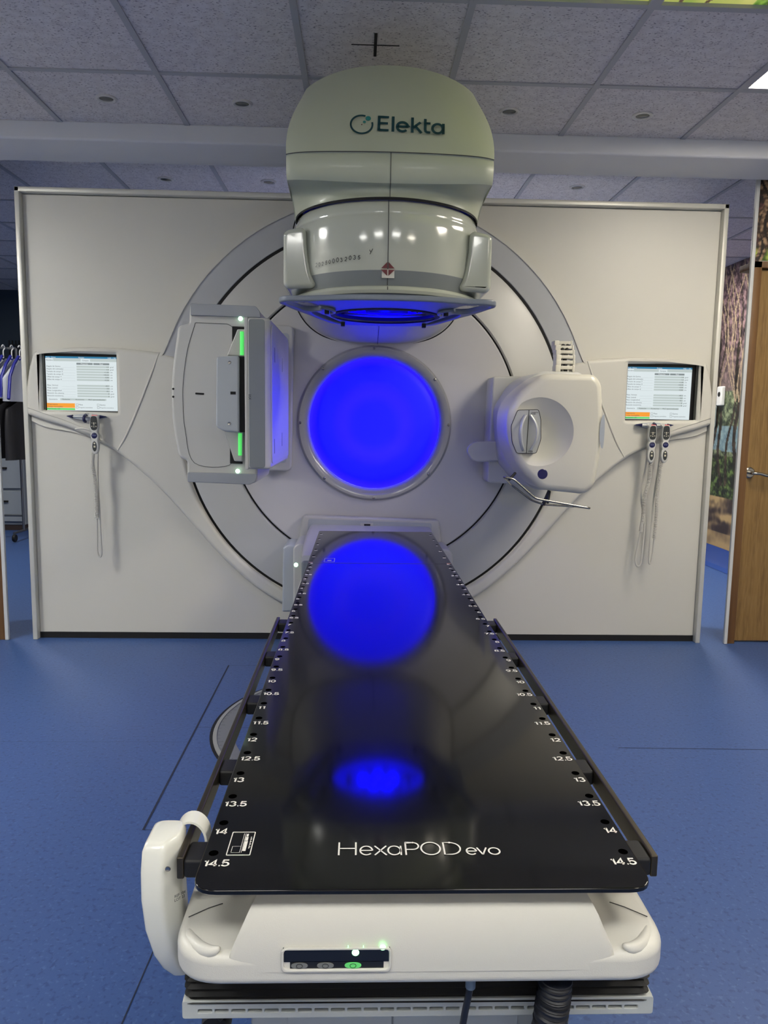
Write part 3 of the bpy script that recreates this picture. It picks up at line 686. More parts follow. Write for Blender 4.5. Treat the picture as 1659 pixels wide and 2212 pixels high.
# side grips
for s in (-1, 1):
    pts = [(.366,1.905),(.352,1.918),(.300,1.928),(.286,1.915),(.284,1.86),(.276,1.80),(.268,1.765),(.250,1.735),(.262,1.722),(.352,1.716),(.366,1.73)]
    L = [(CX+s*x, z) for x, z in (pts if s > 0 else reversed(pts))]
    plate('side_grip', [rounded(L, .012, 4)], XZ(.20), .42, HEADW, G, bev=.016, seg=5, smooth=50)
# accessory frame under the collimator
hr = [(0,-.405),(.12,-.398),(.22,-.372),(.275,-.352),(.33,-.350),(.364,-.325),(.372,-.285),(.360,-.240),(.330,-.12),(.290,.0),(.255,.12),(.205,.25),(.13,.285),(0,.30)]
outl = spline(hr+[(-x, y) for x, y in reversed(hr[1:-1])], 5, True)
sl1 = [(.262,-.318),(.31,-.324),(.345,-.312),(.350,-.280),(.330,-.22),(.302,-.135),(.270,-.115),(.240,-.14),(.234,-.22)]
sl2 = [(.275,-.085),(.268,.0),(.236,.115),(.19,.225),(.165,.235),(.198,.11),(.226,0),(.245,-.09)]
loops = [[(CX+p.x, p.y) for p in outl], circle(CX, -.02, .205, 64)]
for s in (-1, 1):
    for sl in (sl1, sl2): loops.append([(CX+s*p.x, p.y) for p in spline(sl, 3, True)])
af = plate('accessory_frame', loops, XY(1.655), .020, RINGG, G, bev=.006, seg=3)
for s in (-1, 1):
    for yy, xx in ((-.16,.215), (.20,.165)): box('frame_clip', CX+s*xx-.008, CX+s*xx+.008, yy-.012, yy+.012, 1.640, 1.686, BLACK, af, bev=.002)
    tube('clip_rim', spline([(CX+s*.235,-.25,1.652),(CX+s*.20,-.22,1.650),(CX+s*.188,-.17,1.648),(CX+s*.20,-.12,1.650)], 4), .007, RINGG, af, seg=8)
lathe('black_rim', [(.192,1.650),(.206,1.652),(.208,1.670),(.196,1.674),(.19,1.66)], Matrix.Translation((CX,-.02,0)), BLACK, G, seg=80)
hl = lathe('field_light', [(0,1.690),(.17,1.690),(.186,1.684)], Matrix.Translation((CX,-.02,0)), BLUEE, G, seg=64)
GLOWB = mat('added_glow_disc', (0,0,40), .3, emit=(.0004,0,1,1), es=70)  # small emitters added to strengthen the blue glow and its couch reflection
for k, (x, y) in enumerate(((-.062,.02),(-.02,-.035),(.035,-.03),(.062,.028),(.0,.045))):
    lathe('added_glow_disc', [(0,1.6862),(.019,1.6872),(.022,1.6905)], Matrix.Translation((CX+x,-.02+y,0)), GLOWB, hl, seg=16)
bm = bmesh.new()
bbox(bm, CX-.13, CX-.11, -.05, .02, 1.676, 1.689); bbox(bm, CX-.075, CX+.09, .045, .055, 1.676, 1.688); bbox(bm, CX-.075, CX+.09, -.10, -.09, 1.676, 1.688); bbox(bm, CX+.12, CX+.128, -.06, .03, 1.674, 1.689); bbox(bm, CX+.10, CX+.16, .02, .028, 1.678, 1.689)
kid(fin('reticle', bm, BLACK), hl)

# --- left: imaging panel on its arm
KV = WHITE
YF = .40
def P2(L, Y): return [(at(px, py, Y).x, at(px, py, Y).z) for px, py in L]
carc = P2([(410,655),(555,661),(562,690),(556,1045),(404,1040),(403,995),(386,988),(374,930),(369,870),(371,800),(384,703),(407,698)], YF)
cv = plate('imager_cover', [rounded(carc, [.01,.04,.03,.03,.01,.01,.02,.12,.12,.12,.02,.01], 5)], XZ(.86), .86-YF, KV, G, bev=.014, seg=4, smooth=50)
for (a, b_) in (((411,656),(412,680)), ((404,1021),(404,1040))):
    pass
# chamfered shelves top and bottom
sh1 = P2([(411,655),(552,661),(561,672),(564,686),(411,681)], YF-.012); sh2 = P2([(405,1020),(556,1024),(552,1040),(540,1047),(405,1041)], YF-.012)
GS = mat('shelf_grey_plastic', (150,154,160), .4)
for sh in (sh1, sh2): plate('imager_shelf', [rounded(sh, .006, 3)], XZ(YF-.001), .012, GS, cv, bev=.003, seg=2)
# door outline on the cover
dl_ = P2([(422,697),(500,700),(502,742),(470,830),(470,950),(497,1000),(494,1005),(420,1001),(401,930),(396,850),(404,760)], YF-.002)
tube('cover_seam', [(p[0], YF-.0006, p[1]) for p in rounded(P2([(422,697),(492,700),(502,706),(502,742)], YF), .004, 2)], .0012, SEAM, cv, seg=5)
tube('cover_seam', [tuple(p) for p in spline([at(px, py, YF-.0006) for px, py in ((422,697),(405,755),(396,820),(395,870),(400,930),(420,1000),(495,1005),(498,965))], 6)], .0012, SEAM, cv, seg=5)
# recess wedges beside the panel arm
for L in (([(502,705),(530,706),(530,712),(512,712),(502,744)]), ([(497,965),(500,965),(509,997),(524,997),(524,1002),(497,1001)])):
    plate('cover_recess', [P2(L, YF-.003)], XZ(YF-.002), .003, GAP, cv)
w1 = P2([(513,711),(530,711),(530,770),(490,768)], YF-.03); w2 = P2([(484,930),(526,932),(523,997),(506,996)], YF-.03)
for k, wv in enumerate((w1, w2)):
    plate('arm_wedge', [rounded(wv, .004, 2)], XZ(YF), .03, KV, cv, bev=.004)
# green glow strips: small lamps set behind the panel
for (px, y0, y1) in ((522,716,767), (518,936,984)):
    a = at(px, y0, .36); b_ = at(px, y1, .36)
    tube('status_lamp', [(a.x, .368, a.z), (b_.x, .368, b_.z)], .008, mat('green_lamp_tube', (60,200,90), .5, emit=(.10,.75,.14,1), es=.8), cv, seg=10)
for px, py in ((519,688), (513,1018)):
    p = at(px, py, YF-.02); lathe('status_led', [(0,.006),(.008,.004),(.010,0)], XZ(YF-.014) @ Matrix.Translation((p.x, p.z, 0)), GLED, cv, seg=20)
for px, py in ((374,840),(374,857)):
    p = at(px, py, YF-.003); lathe('sensor_dot', [(0,.001),(.005,0)], XZ(YF-.001) @ Matrix.Translation((p.x, p.z, 0)), GAP, cv, seg=12)
a = at(422,850,YF); b_ = at(441,851,YF); plate('slot', [rounded([(a.x,a.z-.004),(b_.x,b_.z-.004),(b_.x,b_.z+.004),(a.x,a.z+.004)], .003, 3)], XZ(YF-.0005), .0015, GAP, cv)
# motor block (grey) in front of the cover
mb = P2([(467,770),(516,768),(516,935),(484,932),(466,922)], .22)
blk = plate('drive_block', [rounded(mb, .012, 4)], XZ(YF), YF-.22, GREYL, G, bev=.008)
a = at(503,849,.22); box('slot', a.x-.010, a.x+.012, .2185, .2205, a.z-.006, a.z+.006, GAP, blk)
for px, py in ((496,783),(495,915)):
    p = at(px, py, .22); lathe('screw', [(0,.001),(.003,.001),(.006,.002),(.007,0)], XZ(.22) @ Matrix.Translation((p.x, p.z, 0)), STEEL, blk, seg=14)
a = at(517,770,.24); b_ = at(526,934,.24); box('block_gap', a.x, b_.x+.03, .24, .39, b_.z, a.z, GAP, blk)
# the flat detector itself: edge band to the viewer, face to the isocentre
Xf = -.45; DT = .088
sec = [(-.45,0)]
def det_outline():  # XY cross-section of the detector housing, extruded along Z
    return [(-.535,.07),(-.462,.07),(-.448,.085),(-.446,.12),(-.446,.80),(-.47,.83),(-.53,.80),(-.54,.40),(-.545,.10)]
dz0, dz1 = 1.062, 1.652
det = plate('detector_panel', [rounded(det_outline(), .012, 4)], XY(dz0), dz1-dz0, KV, G, bev=.012, seg=4, smooth=50)
bnd = [(-.532,.0685),(-.466,.0685),(-.466,.075),(-.532,.075)]
plate('grey_band', [rounded([(-.531,dz0+.006),(-.468,dz0+.006),(-.468,dz1-.006),(-.531,dz1-.006)], .012, 4)], XZ(.0725), .004, GREYB, det, bev=.0015)
plate('edge_frame', [rounded([(-.548,dz0-.002),(-.534,dz0-.002),(-.534,dz1+.002),(-.548,dz1+.002)], .005, 3)], XZ(.10), .028, WHITE, det, bev=.004)
FACE = plate('detector_face', [rounded([(.10,dz0+.02),(.80,dz0+.02),(.80,dz1-.02),(.10,dz1-.02)], .03, 4)], YZ(-.4475), .004, WHITE, det, bev=.0015)
for y, z in ((.20,1.52),(.50,1.50),(.18,1.15),(.48,1.17)):
    plate('face_slot', [rounded([(y-.005,z-.03),(y+.005,z-.03),(y+.003,z+.03),(y-.003,z+.03)], .002, 2)], YZ(-.4438), .001, SEAM, det)
text('model_mark', 'XVI', .014, XZ(.068) @ Matrix.Translation((-.522,1.335,0)) @ Matrix.Rotation(PI/2,4,'Z'), GAP, det)
det.location.x += .014
kb = P2([(556,700),(627,702),(634,710),(629,1010),(622,1018),(552,1016)], 1.14)
kbp = plate('imager_base_plate', [rounded(kb, .02, 4)], XZ(1.20), .06, KV, G, bev=.010, seg=3)
kb2 = P2([(600,718),(624,720),(618,1000),(596,1000)], 1.13)
plate('base_recess', [rounded(kb2, .015, 4)], XZ(1.142), .004, GREYL, kbp, bev=.001)
box('imager_arm', -.66, -.50, .80, 1.20, 1.08, 1.66, KV, G, bev=.03)

# --- right: x-ray source on its arm
YS = .36
so = P2([(1140,832),(1176,806),(1288,808),(1303,828),(1306,900),(1301,985),(1287,1052),(1266,1069),(1170,1059),(1122,1012),(1101,965),(1095,925),(1098,885),(1114,856)], YS)
SO = rounded(so, [.03,.03,.03,.03,.1,.1,.03,.03,.03,.08,.08,.08,.08,.05], 6)
cxs = sum(p[0] for p in SO)/len(SO); czs = sum(p[1] for p in SO)/len(SO)
def inset(P, d):
    out = []; n = len(P)
    for i in range(n):
        t = Vector(P[(i+1) % n])-Vector(P[i-1]); t.normalize(); nn = Vector((-t.y, t.x))
        if nn.dot(Vector((cxs, czs))-Vector(P[i])) < 0: nn = -nn
        out.append((P[i][0]+nn.x*d, P[i][1]+nn.y*d))
    return out
SRCM = mat('source_shell_plastic', (204,201,188), .3)
secs_ = [[(x, YS+dy, z) for x, z in inset(SO, d)] for d, dy in ((.030,0),(.026,.0006),(.014,.006),(.005,.016),(.001,.028),(0,.045),(0,.26))]
bm = bmesh.new(); V = grid(bm, secs_, True); bm.faces.new(V[-1]); ring0 = V[0]
# dish pressed into the front, clipped by the left edge
dc = at(1166, 933, YS); dr = .150
loopd = []
IN = inset(SO, .032)
for k in range(90):
    a = 2*PI*k/90; best = dr
    d = Vector((math.cos(a), math.sin(a)))
    for q in range(len(IN)):
        p = Vector(IN[q])-Vector((dc.x, dc.z)); r_ = Vector(IN[(q+1) % len(IN)])-Vector(IN[q]); den = d.x*r_.y-d.y*r_.x
        if abs(den) < 1e-9: continue
        t = (p.x*r_.y-p.y*r_.x)/den; uu = (p.x*d.y-p.y*d.x)/den
        if t > 0 and 0 <= uu <= 1: best = min(best, t-.003)
    loopd.append((dc.x+best*d.x, dc.z+best*d.y))
DISH = mat('dish_plastic', (190,188,178), .4)
bmS = bm
lv = [bmS.verts.new((x, YS, z)) for x, z in loopd]
ed = [bmS.edges.new((lv[k], lv[(k+1) % 90])) for k in range(90)]
for k in range(len(ring0)):
    e = bmS.edges.get((ring0[k], ring0[(k+1) % len(ring0)])) or bmS.edges.new((ring0[k], ring0[(k+1) % len(ring0)])); ed.append(e)
bmesh.ops.triangle_fill(bmS, use_beauty=True, edges=ed)
src = kid(fin('xray_source_housing', bmS, SRCM, None, 25), G)
bm = bmesh.new(); rr_ = []
for f in (1, .97, .9, .8, .68, .55, .4, .25, .1):
    rr_.append([(dc.x+.02*(1-f)+(x-dc.x)*f, YS+.0005+.042*(1-f*f)*(1 if x > dc.x else .55+.45*(1-abs(x-dc.x)/.15)), dc.z+(z-dc.z)*f) for x, z in loopd])
V = grid(bm, rr_, True); bm.faces.new(V[-1])
dish = kid(fin('round_dish', bm, DISH, None, 60), src)
bk = P2([(1135,822),(1170,800),(1262,803),(1275,845),(1270,1050),(1245,1062),(1150,1058),(1105,1005),(1098,880)], .60)
plate('source_body', [rounded(bk, .04, 5)], XZ(1.18), .58, WHITE, G, bev=.02, seg=4)
la = P2([(1118,886),(1163,885),(1168,905),(1168,950),(1158,979),(1116,979),(1106,955),(1104,920)], YS-.006)
lt = plate('latch_plate', [rounded(la, .008, 3)], XZ(YS+.026), .035, mat('latch_grey', (172,174,170), .35), src, bev=.002)
tube('latch_outline', [(x, YS-.0085, z) for x, z in rounded(la, .008, 3)], .0014, GAP, lt, seg=5, closed=True)
c0 = at(1143,885,YS-.009); c1 = at(1137,979,YS-.009); tube('latch_split', [tuple(c0), tuple(c1)], .0016, GAP, lt, seg=5)
for L in (((1135,897),(1127,915),(1124,935),(1126,958),(1130,972)), ((1147,897),(1158,915),(1161,935),(1156,955),(1147,972))):
    pts = spline([at(px, py, YS-.012-.022*math.sin(PI*k/4)) for k, (px, py) in enumerate(L)], 6)
    tube('latch_handle', pts, .009, mat('handle_silver', (186,188,186), .28, .2), lt, seg=12, flat=.55)
text('latch_text', 'F1', .012, XZ(YS-.0095) @ Matrix.Translation((at(1126,976,YS).x, at(1126,976,YS).z, 0)), GAP, lt)
text('latch_text', 'M20', .011, XZ(YS-.0095) @ Matrix.Translation((at(1140,977,YS).x, at(1140,977,YS).z, 0)), GAP, lt)
text('latch_text', 'CASSETTE\nFILTER', .007, XZ(YS-.0095) @ Matrix.Translation((at(1146,892,YS).x, at(1146,892,YS).z, 0)), SEAM, lt)
p = at(1172,1024,YS); lathe('blue_badge', [(0,.002),(.020,.002),(.0225,0)], XZ(YS-.0005) @ Matrix.Translation((p.x, p.z, 0)), mat('navy_badge', (12,12,78), .3), src, seg=40)
p = at(1300,932,YS+.02)
plate('side_scoop', [[(p.x+.016*math.cos(a*PI/16)*(1 if math.cos(a*PI/16) < 0 else .35), p.z+.075*math.sin(a*PI/16)) for a in range(32)]], XZ(YS+.0005), .0012, GREYL, src)
sb = P2([(1064,813),(1160,812),(1160,1048),(1052,1043)], 1.02)
sbp = plate('source_base_plate', [rounded(sb, .02, 4)], XZ(1.20), .18, KV, G, bev=.012, seg=3)
tb = P2([(1006,972),(1022,954),(1130,950),(1130,997),(1022,998)], .99)
tbp = plate('paddle', [rounded(tb, [.04,.03,.004,.004,.03], 6)], XZ(1.02), .03, KV, G, bev=.008)
# cable chain rising from the source
cc_ = thing  # (kept below as parts)
ch0 = at(1207,800,.72); ch1 = at(1209,746,.88)
CH = mat('chain_plastic', (206,203,192), .4)
chain = None
for k in range(6):
    t = k/5; pz = ch0.z+(ch1.z-ch0.z)*t; py = .62+.10*t*t+.10*t; px_ = ch0.x+(ch1.x-ch0.x)*t
    bm = bmesh.new()
    bbox(bm, px_-.045, px_-.020, py-.012, py+.05, pz-.017, pz+.017, .004)
    bbox(bm, px_+.035, px_+.046, py-.012, py+.05, pz-.017, pz+.017, .004)
    bbox(bm, px_-.022, px_+.037, py-.010, py+.002, pz-.002, pz+.014, .002)
    bbox(bm, px_-.022, px_+.037, py+.042, py+.05, pz-.002, pz+.014, .002)
    o = fin('cable_chain_link', bm, CH); kid(o, G)
for q in (-.006, .016): tube('chain_cable', [(ch0.x+q, .645, ch0.z-.05), (ch0.x+q, .68, ch0.z+.05), (ch1.x+q, .79, ch1.z-.01)], .010, BLACK, G, seg=8)
# wire guard under the source
WG = mat('guard_wire', (150,146,138), .22, .9)
A1, A2, A3 = at(1090,1030,.26), at(1160,1080,.28), at(1275,1098,.30)
wv = [tuple(A1), tuple(at(1103,1032,.30)), tuple(at(1163,1078,.34)), tuple(at(1183,1082,.34)), tuple(at(1272,1096,.34)), tuple(A3)]
wf = [(x, y-.10, z) for x, y, z in [tuple(at(1103,1035,.42)), tuple(at(1160,1082,.42)), tuple(A3)]]
guard = tube('wire_guard', [tuple(p) for p in rounded([tuple(at(1088,1030,.22)), tuple(at(1110,1035,.22)), tuple(at(1157,1077,.22)), tuple(at(1200,1085,.22)), tuple(at(1275,1098,.22)), tuple(at(1240,1094,.48)), tuple(at(1175,1090,.48)), tuple(at(1150,1082,.48)), tuple(at(1105,1048,.48))], .015, 3)], .0045, WG, G, seg=8, closed=True)
for L in ((at(1113,1022,.38), at(1100,1036,.34)), (at(1187,1062,.40), at(1183,1086,.36)), (at(1183,1070,.40), at(1174,1092,.40))):
    tube('guard_stem', [tuple(L[0]), tuple(L[1])], .006, BLACK, guard, seg=8)

# --- below: portal imager behind the couch
mv = plate('portal_imager_plate', [rounded(P2([(652,1113),(950,1124),(954,1200),(643,1200)], 1.13), [.03,.03,.01,.01], 4)], XZ(1.20), .07, KV, G, bev=.012)
plate('plate_inset', [rounded(P2([(666,1121),(933,1131),(933,1190),(662,1190)], 1.12), .012, 3)], XZ(1.131), .003, GREYL, mv, bev=.001)
a = at(792,1134,1.12); bm = bmesh.new(); bbox(bm, a.x-.035, a.x+.035, 1.120, 1.129, a.z-.010, a.z+.010, .002); kid(fin('plate_catch', bm, KV), mv)
box('catch_slot', a.x-.014, a.x+.02, 1.1185, 1.1205, a.z-.004, a.z+.005, GAP, mv)
z1 = at(668,1133,1.12).z
def mvsec(y, dz, hx0, hx1, hh): return [(x, y, z) for x, z in rounded([(hx0, z1-hh+dz), (hx0, z1+dz), (hx1, z1-.006+dz), (hx1, z1-hh+dz)], [.01,.02,.02,.01], 4)]
loft('portal_imager_body', [mvsec(1.13,.0,-.345,.315,.12), mvsec(.98,-.015,-.352,.32,.13), mvsec(.70,-.045,-.355,.325,.12), mvsec(.60,-.075,-.352,.322,.09)], KV, G, smooth=60)
box('portal_imager_band', -.350, .322, .585, .66, z1-.235, z1-.10, GREYB, G, bev=.012)
box('portal_imager_tray', -.37, .34, .60, 1.18, z1-.262, z1-.235, KV, G, bev=.008)
s1 = P2([(612,1182),(622,1175),(650,1178),(650,1320),(610,1320)], 1.0)
plate('imager_side_block', [rounded(s1, [.01,.02,.01,.005,.01], 4)], XZ(1.20), .22, GREYL, G, bev=.010)
s2 = P2([(633,1180),(650,1172),(700,1180),(700,1340),(633,1330)], .86)
plate('imager_side_block', [rounded(s2, [.03,.02,.01,.005,.01], 4)], XZ(1.18), .32, KV, G, bev=.010)
s3 = P2([(930,1186),(965,1186),(979,1196),(980,1225),(930,1225)], .9)
plate('imager_side_block', [rounded(s3, [.01,.02,.03,.01,.01], 4)], XZ(1.16), .25, KV, G, bev=.012)
p = at(639,1221,.85); lathe('status_led', [(0,.006),(.009,.004),(.011,0)], XZ(.859) @ Matrix.Translation((p.x, p.z, 0)), GLED, G, seg=20)

# ================================================================== TREATMENT COUCH
T = thing('treatment_couch', 'long black carbon treatment couch with white end housing and side rails', 'treatment couch', (0, -1.2, 0))
ZC = .7415
ol = rounded([(-.265,-2.1612),(.265,-2.1612),(.265,.5725),(-.265,.5725)], [.03,.03,.015,.015], 6)
top = plate('tabletop', [ol], XY(ZC-.006), .006, CARBON, T, bev=.0015, seg=2)
ys = [-2.087+.0699*k for k in range(26)]
hy = ys+[-.278,-.208,-.076,.066,.202,.344,.487]
HOLE = mat('hole_black', (2,2,2), 1); HOLE.node_tree.nodes['Principled BSDF'].inputs['Specular IOR Level'].default_value = 0
hme = None
for y in hy:
    for s in (-1, 1):
        if hme is None:
            bm = bmesh.new(); vs = [bm.verts.new((.0058*math.cos(q*PI/10), .0058*math.sin(q*PI/10), 0)) for q in range(20)]; bm.faces.new(vs)
            ho_ = fin('index_hole', bm, HOLE, smooth=0); hme = ho_.data
        else: ho_ = link('index_hole', hme, None, None, 0)
        ho_.location = (s*.2525, y, ZC+.0003); kid(ho_, top)
for k, y in enumerate(ys):
    v = 14.5-.5*k; s_ = ('%g' % v)
    for s in (-1, 1):
        hwn = (sum(DW.get(ch, .98) for ch in s_)-.12)*.0128*.87/2; digits('index_number', s_, .0128, .87, .0024, XY(ZC+.0001) @ Matrix.Translation((s*(.2607-hwn), y-.0278, 0)), LETTER, top)
for k, y in enumerate(hy[26:]):
    for s in (-1, 1): text('index_number', 'ABCDEFG'[k], .016, XY(ZC+.0003) @ Matrix.Translation((s*.250, y-.028, 0)), LETTER, top, align='CENTER', sx=1.2, th=.0004)
c_ = .028; x_ = .020
he = [[(-.100,0),(-.100,c_)],[(-.0792,0),(-.0792,c_)],[(-.100,.0145),(-.0792,.0145)],
      [(-.0735,x_*.5),(-.0592,x_*.5)]+arc(-.0663,x_*.5,.0075,x_*.47,4,318),
      [(-.0560,0),(-.0415,x_)],[(-.0560,x_),(-.0415,0)], arc(-.0318,x_*.5,.0077,x_*.47,0,360,30),[(-.0236,0),(-.0236,x_)],
      [(-.0175,0),(-.0175,c_-.001)]+[(-.0175,c_-.001),(-.0085,c_-.001)]+arc(-.0085,c_-.0085,.0072,.0075,90,-90,14)+[(-.0175,c_-.016)],
      arc(.0135,c_/2,.0118,c_*.48,0,360,40),
      [(.0300,.001),(.0300,c_-.001),(.0375,c_-.001)]+arc(.0375,c_/2,.0128,c_*.46,90,-90,20)+[(.0300,.001)]]
x2 = .0155
he += [[(.0578,x2*.5),(.0692,x2*.5)]+arc(.0635,x2*.5,.0060,x2*.46,4,318), [(.0710,x2),(.0768,.0004)],[(.0768,.0004),(.0828,x2)], arc(.0918,x2*.5,.0068,x2*.46,0,360,30)]
strokes('product_lettering', he, .0021, XY(ZC+.0002) @ Matrix.Translation((0,-2.0935,0)), LETTER, top)
# pictogram
px0, px1, py0, py1 = -.2370, -.2075, -2.0925, -2.0400
plate('pictogram', [rounded([(px0,py0),(px1,py0),(px1,py1),(px0,py1)], .0015, 2), rounded([(px0+.0011,py0+.0011),(px1-.0011,py0+.0011),(px1-.0011,py1-.0011),(px0+.0011,py1-.0011)], .001, 2)], XY(ZC+.0002), .0004, LETTER, top)
bm = bmesh.new()
def q4(x0, x1, y0, y1): bm.faces.new([bm.verts.new((x, y, ZC+.0006)) for x, y in ((x0,y0),(x1,y0),(x1,y1),(x0,y1))])
q4(-.2215,-.2210,-2.087,-2.044); q4(-.2195,-.2190,-2.087,-2.044); q4(-.2320,-.2215,-2.087,-2.0865); q4(-.2320,-.2315,-2.087,-2.073); q4(-.2320,-.2215,-2.0735,-2.073)
q4(-.2185,-.2145,-2.0835,-2.062); q4(-.2185,-.2150,-2.061,-2.052); q4(-.2180,-.2155,-2.051,-2.045)
for k in range(14): q4(-.2120,-.2110+.0006*(k % 3),-2.078+.0019*k,-2.0768+.0019*k)
kid(fin('pictogram', bm, LETTER, smooth=0), top)
box('carbon_core', -.245, .245, -1.98, .50, ZC-.055, ZC-.008, mat('carbon_edge', (18,18,19), .4), T, bev=.01)
# joint of the extension with small clips
bm = bmesh.new(); bbox(bm, -.265, .265, -.2215, -.2195, ZC+.0001, ZC+.0006); kid(fin('extension_joint', bm, mat('joint_grey', (60,58,62), .4)), top)
bm = bmesh.new(); bbox(bm, -.262, -.247, -.217, -.210, ZC+.0001, ZC+.001); bbox(bm, .247, .262, -.217, -.210, ZC+.0001, ZC+.001); kid(fin('joint_clip', bm, mat('brass_clip', (200,150,110), .35, .6)), top)
bm = bmesh.new()
for x0, x1, y0, y1 in ((-.207,-.168,-.20,-.198),(-.207,-.168,-.130,-.128),(-.207,-.2055,-.20,-.128),(-.170,-.168,-.20,-.128),(-.195,-.18,-.18,-.165)): bbox(bm, x0, x1, y0, y1, ZC+.0002, ZC+.0006)
kid(fin('pictogram', bm, mat('faded_lettering', (150,146,160), .5), smooth=0), top)
# rails and their black spacers
for s in (-1, 1):
    rl = box('accessory_rail', *sorted((s*.2895, s*.2985)), -2.085, -.955, .706, .7345, BRONZE, T, bev=.002)
    rl['label'] = 'bronze side rail'
    for y in (-2.065, -1.83, -1.55, -1.27, -.99): box('rail_spacer', *sorted((s*.2605, s*.2895)), y-.022, y+.022, .708, .732, BLACK, rl, bev=.004)
# white end housing: low base with scooped corners and a raised centre
HW = mat('housing_plastic', (210,208,199), .38, bump=(700,.08))
base = rounded([(-.2925,-2.160),(.2945,-2.160),(.2945,-1.72),(-.2925,-1.72)], [.062,.062,.02,.02], 12)
hb = plate('end_housing', [base], XY(.620), .040, HW, T, bev=.012, seg=5, smooth=60)
NX = 64
def hump():
    rows = []
    prof = [(-2.161,.640),(-2.1608,.652),(-2.1600,.664),(-2.1580,.676),(-2.155,.688),(-2.150,.700),(-2.143,.711),(-2.133,.721),(-2.118,.729),(-2.10,.733),(-1.75,.733)]
    for (y, z) in prof:
        row = []
        f = min(1, max(0, (z-.640)/.093))
        hwid = .231-.036*f**2.4
        for i in range(NX+1):
            u = -1+2*i/NX
            row.append((u*hwid, y+.004*abs(u)**8, z-(z-.635)*max(0, (abs(u)-.93)/.07)**2.2))
        rows.append(row)
    return rows
bm = bmesh.new(); grid(bm, hump()); ho = kid(fin('housing_hump', bm, HW, None, 60), T)
for s in (-1, 1):   # small front lip that curls round each scoop
    pts = spline([(s*.2340,-2.1530,.665),(s*.246,-2.1500,.6595),(s*.262,-2.138,.6560),(s*.277,-2.116,.6540),(s*.2835,-2.09,.6535),(s*.2842,-1.95,.6535)], 6)
    tube('scoop_lip', pts, .0075, HW, hb, seg=12, rf=lambda t: .0002+.0078*math.sin(PI*min(1, t*1.15+.02 if t < .8 else 1-(t-.8)*.4))**.5 if t < .85 else .002)
tube('housing_joint', [(-.283,-2.092,.6612),(-.262,-2.075,.6612),(-.246,-2.066,.6612)], .0006, SEAM, hb, seg=5)
tube('housing_joint', [(.284,-2.097,.6612),(.262,-2.078,.6612),(.246,-2.068,.6612)], .0006, SEAM, hb, seg=5)
# display window on the front edge
wx0, wx1, wz0, wz1 = at(607,2075,-2.163).x, at(846,2075,-2.163).x, at(720,2101,-2.163).z, at(720,2049,-2.163).z
wf_ = plate('control_window', [rounded([(wx0,wz0),(wx1,wz0),(wx1,wz1),(wx0,wz1)], .007, 5), rounded([(wx0+.003,wz0+.004),(wx1-.003,wz0+.004),(wx1-.003,wz1-.0015),(wx0+.003,wz1-.0015)], .006, 5)], XZ(-2.1585), .005, HW, T, bev=.0015)
box('smoked_screen', wx0+.002, wx1-.002, -2.1612, -2.1592, wz0+.012, wz1-.001, SMOKE, wf_)
box('button_strip', wx0+.010, wx1-.009, -2.1612, -2.1592, wz0+.0035, wz0+.0125, mat('button_strip', (22,24,28), .4), wf_)
for k, fx in enumerate((.165, .40, .65)):
    x = wx0+(wx1-wx0)*fx; z = wz0+.008
    bt = plate('button', [[(x+.0095*math.copysign(abs(math.cos(q*PI/12))**.8, math.cos(q*PI/12)), z+.0034*math.sin(q*PI/12)) for q in range(24)]], XZ(-2.1612), .0012, mat('green_button', (90,190,100), .4, emit=(.2,.9,.25,1), es=.25) if k == 2 else mat('grey_button', (120,122,120), .4), wf_)
    tube('button_ring', [(x+.0035*math.cos(q*PI/8), -2.1627, z+.0026*math.sin(q*PI/8)) for q in range(16)], .0003, GAP, bt, seg=4, closed=True)
for px, py, r in ((768,2059,.0042), (827,2048,.0036)):
    p = at(px, py, -2.1625); lathe('power_led', [(0,.0015),(r*.7,.001),(r,0)], XZ(-2.1615) @ Matrix.Translation((p.x, p.z, 0)), GREENL, wf_, seg=16)
for px in (752, 785):
    p = at(px, 2048, -2.1625); box('led_reflex', p.x-.0002, p.x+.0002, -2.1620, -2.1613, p.z-.0025, p.z+.0025, GREENL, wf_)
# bellows, perforated shelf, pedestal
bm = bmesh.new(); rows = []
for k in range(17):
    z = .545+.082*k/16; g = .003 if k % 2 else -.003
    rows.append([(x, y, z+.0008*math.sin(x*40)) for x, y in rounded([(-.288+g,-2.0915+g),(.293-g,-2.0915+g),(.279-g,-1.2),(-.275+g,-1.2)], .01, 3)])
V = grid(bm, rows, True); kid(fin('bellows', bm, BLACK, None, 0), T)
sx0, sx1 = -.293, .3005
slots = []
nsl = 27
for k in range(nsl):
    x = sx0+.018+(sx1-sx0-.036)*(k+.5)/nsl; slots.append(rounded([(x-.0086,.5328),(x+.0086,.5328),(x+.0086,.5372),(x-.0086,.5372)], .0012, 2))
shf = plate('perforated_shelf', [rounded([(sx0,.5245),(sx1,.5245),(sx1,.549),(sx0,.549)], .004, 3)]+slots, XZ(-2.085), .008, mat('shelf_paint', (196,200,196), .4), T, bev=.0012, seg=2)
box('shelf_top', sx0, sx1, -2.089, -1.2, .540, .5485, mat('shelf_paint'), T, bev=.002); box('shelf_backing', sx0+.004, sx1-.004, -2.084, -2.08, .526, .546, GAP, T)
ped = box('pedestal', -.213, .205, -2.06, -1.15, .0, .5245, mat('pedestal_paint', (186,192,192), .4), T, bev=.006)
box('pedestal_panel', -.165, -.03, -2.064, -2.06, .02, .512, mat('pedestal_paint'), ped, bev=.001); box('pedestal_panel', -.028, .135, -2.064, -2.06, .02, .512, mat('pedestal_paint'), ped, bev=.001)
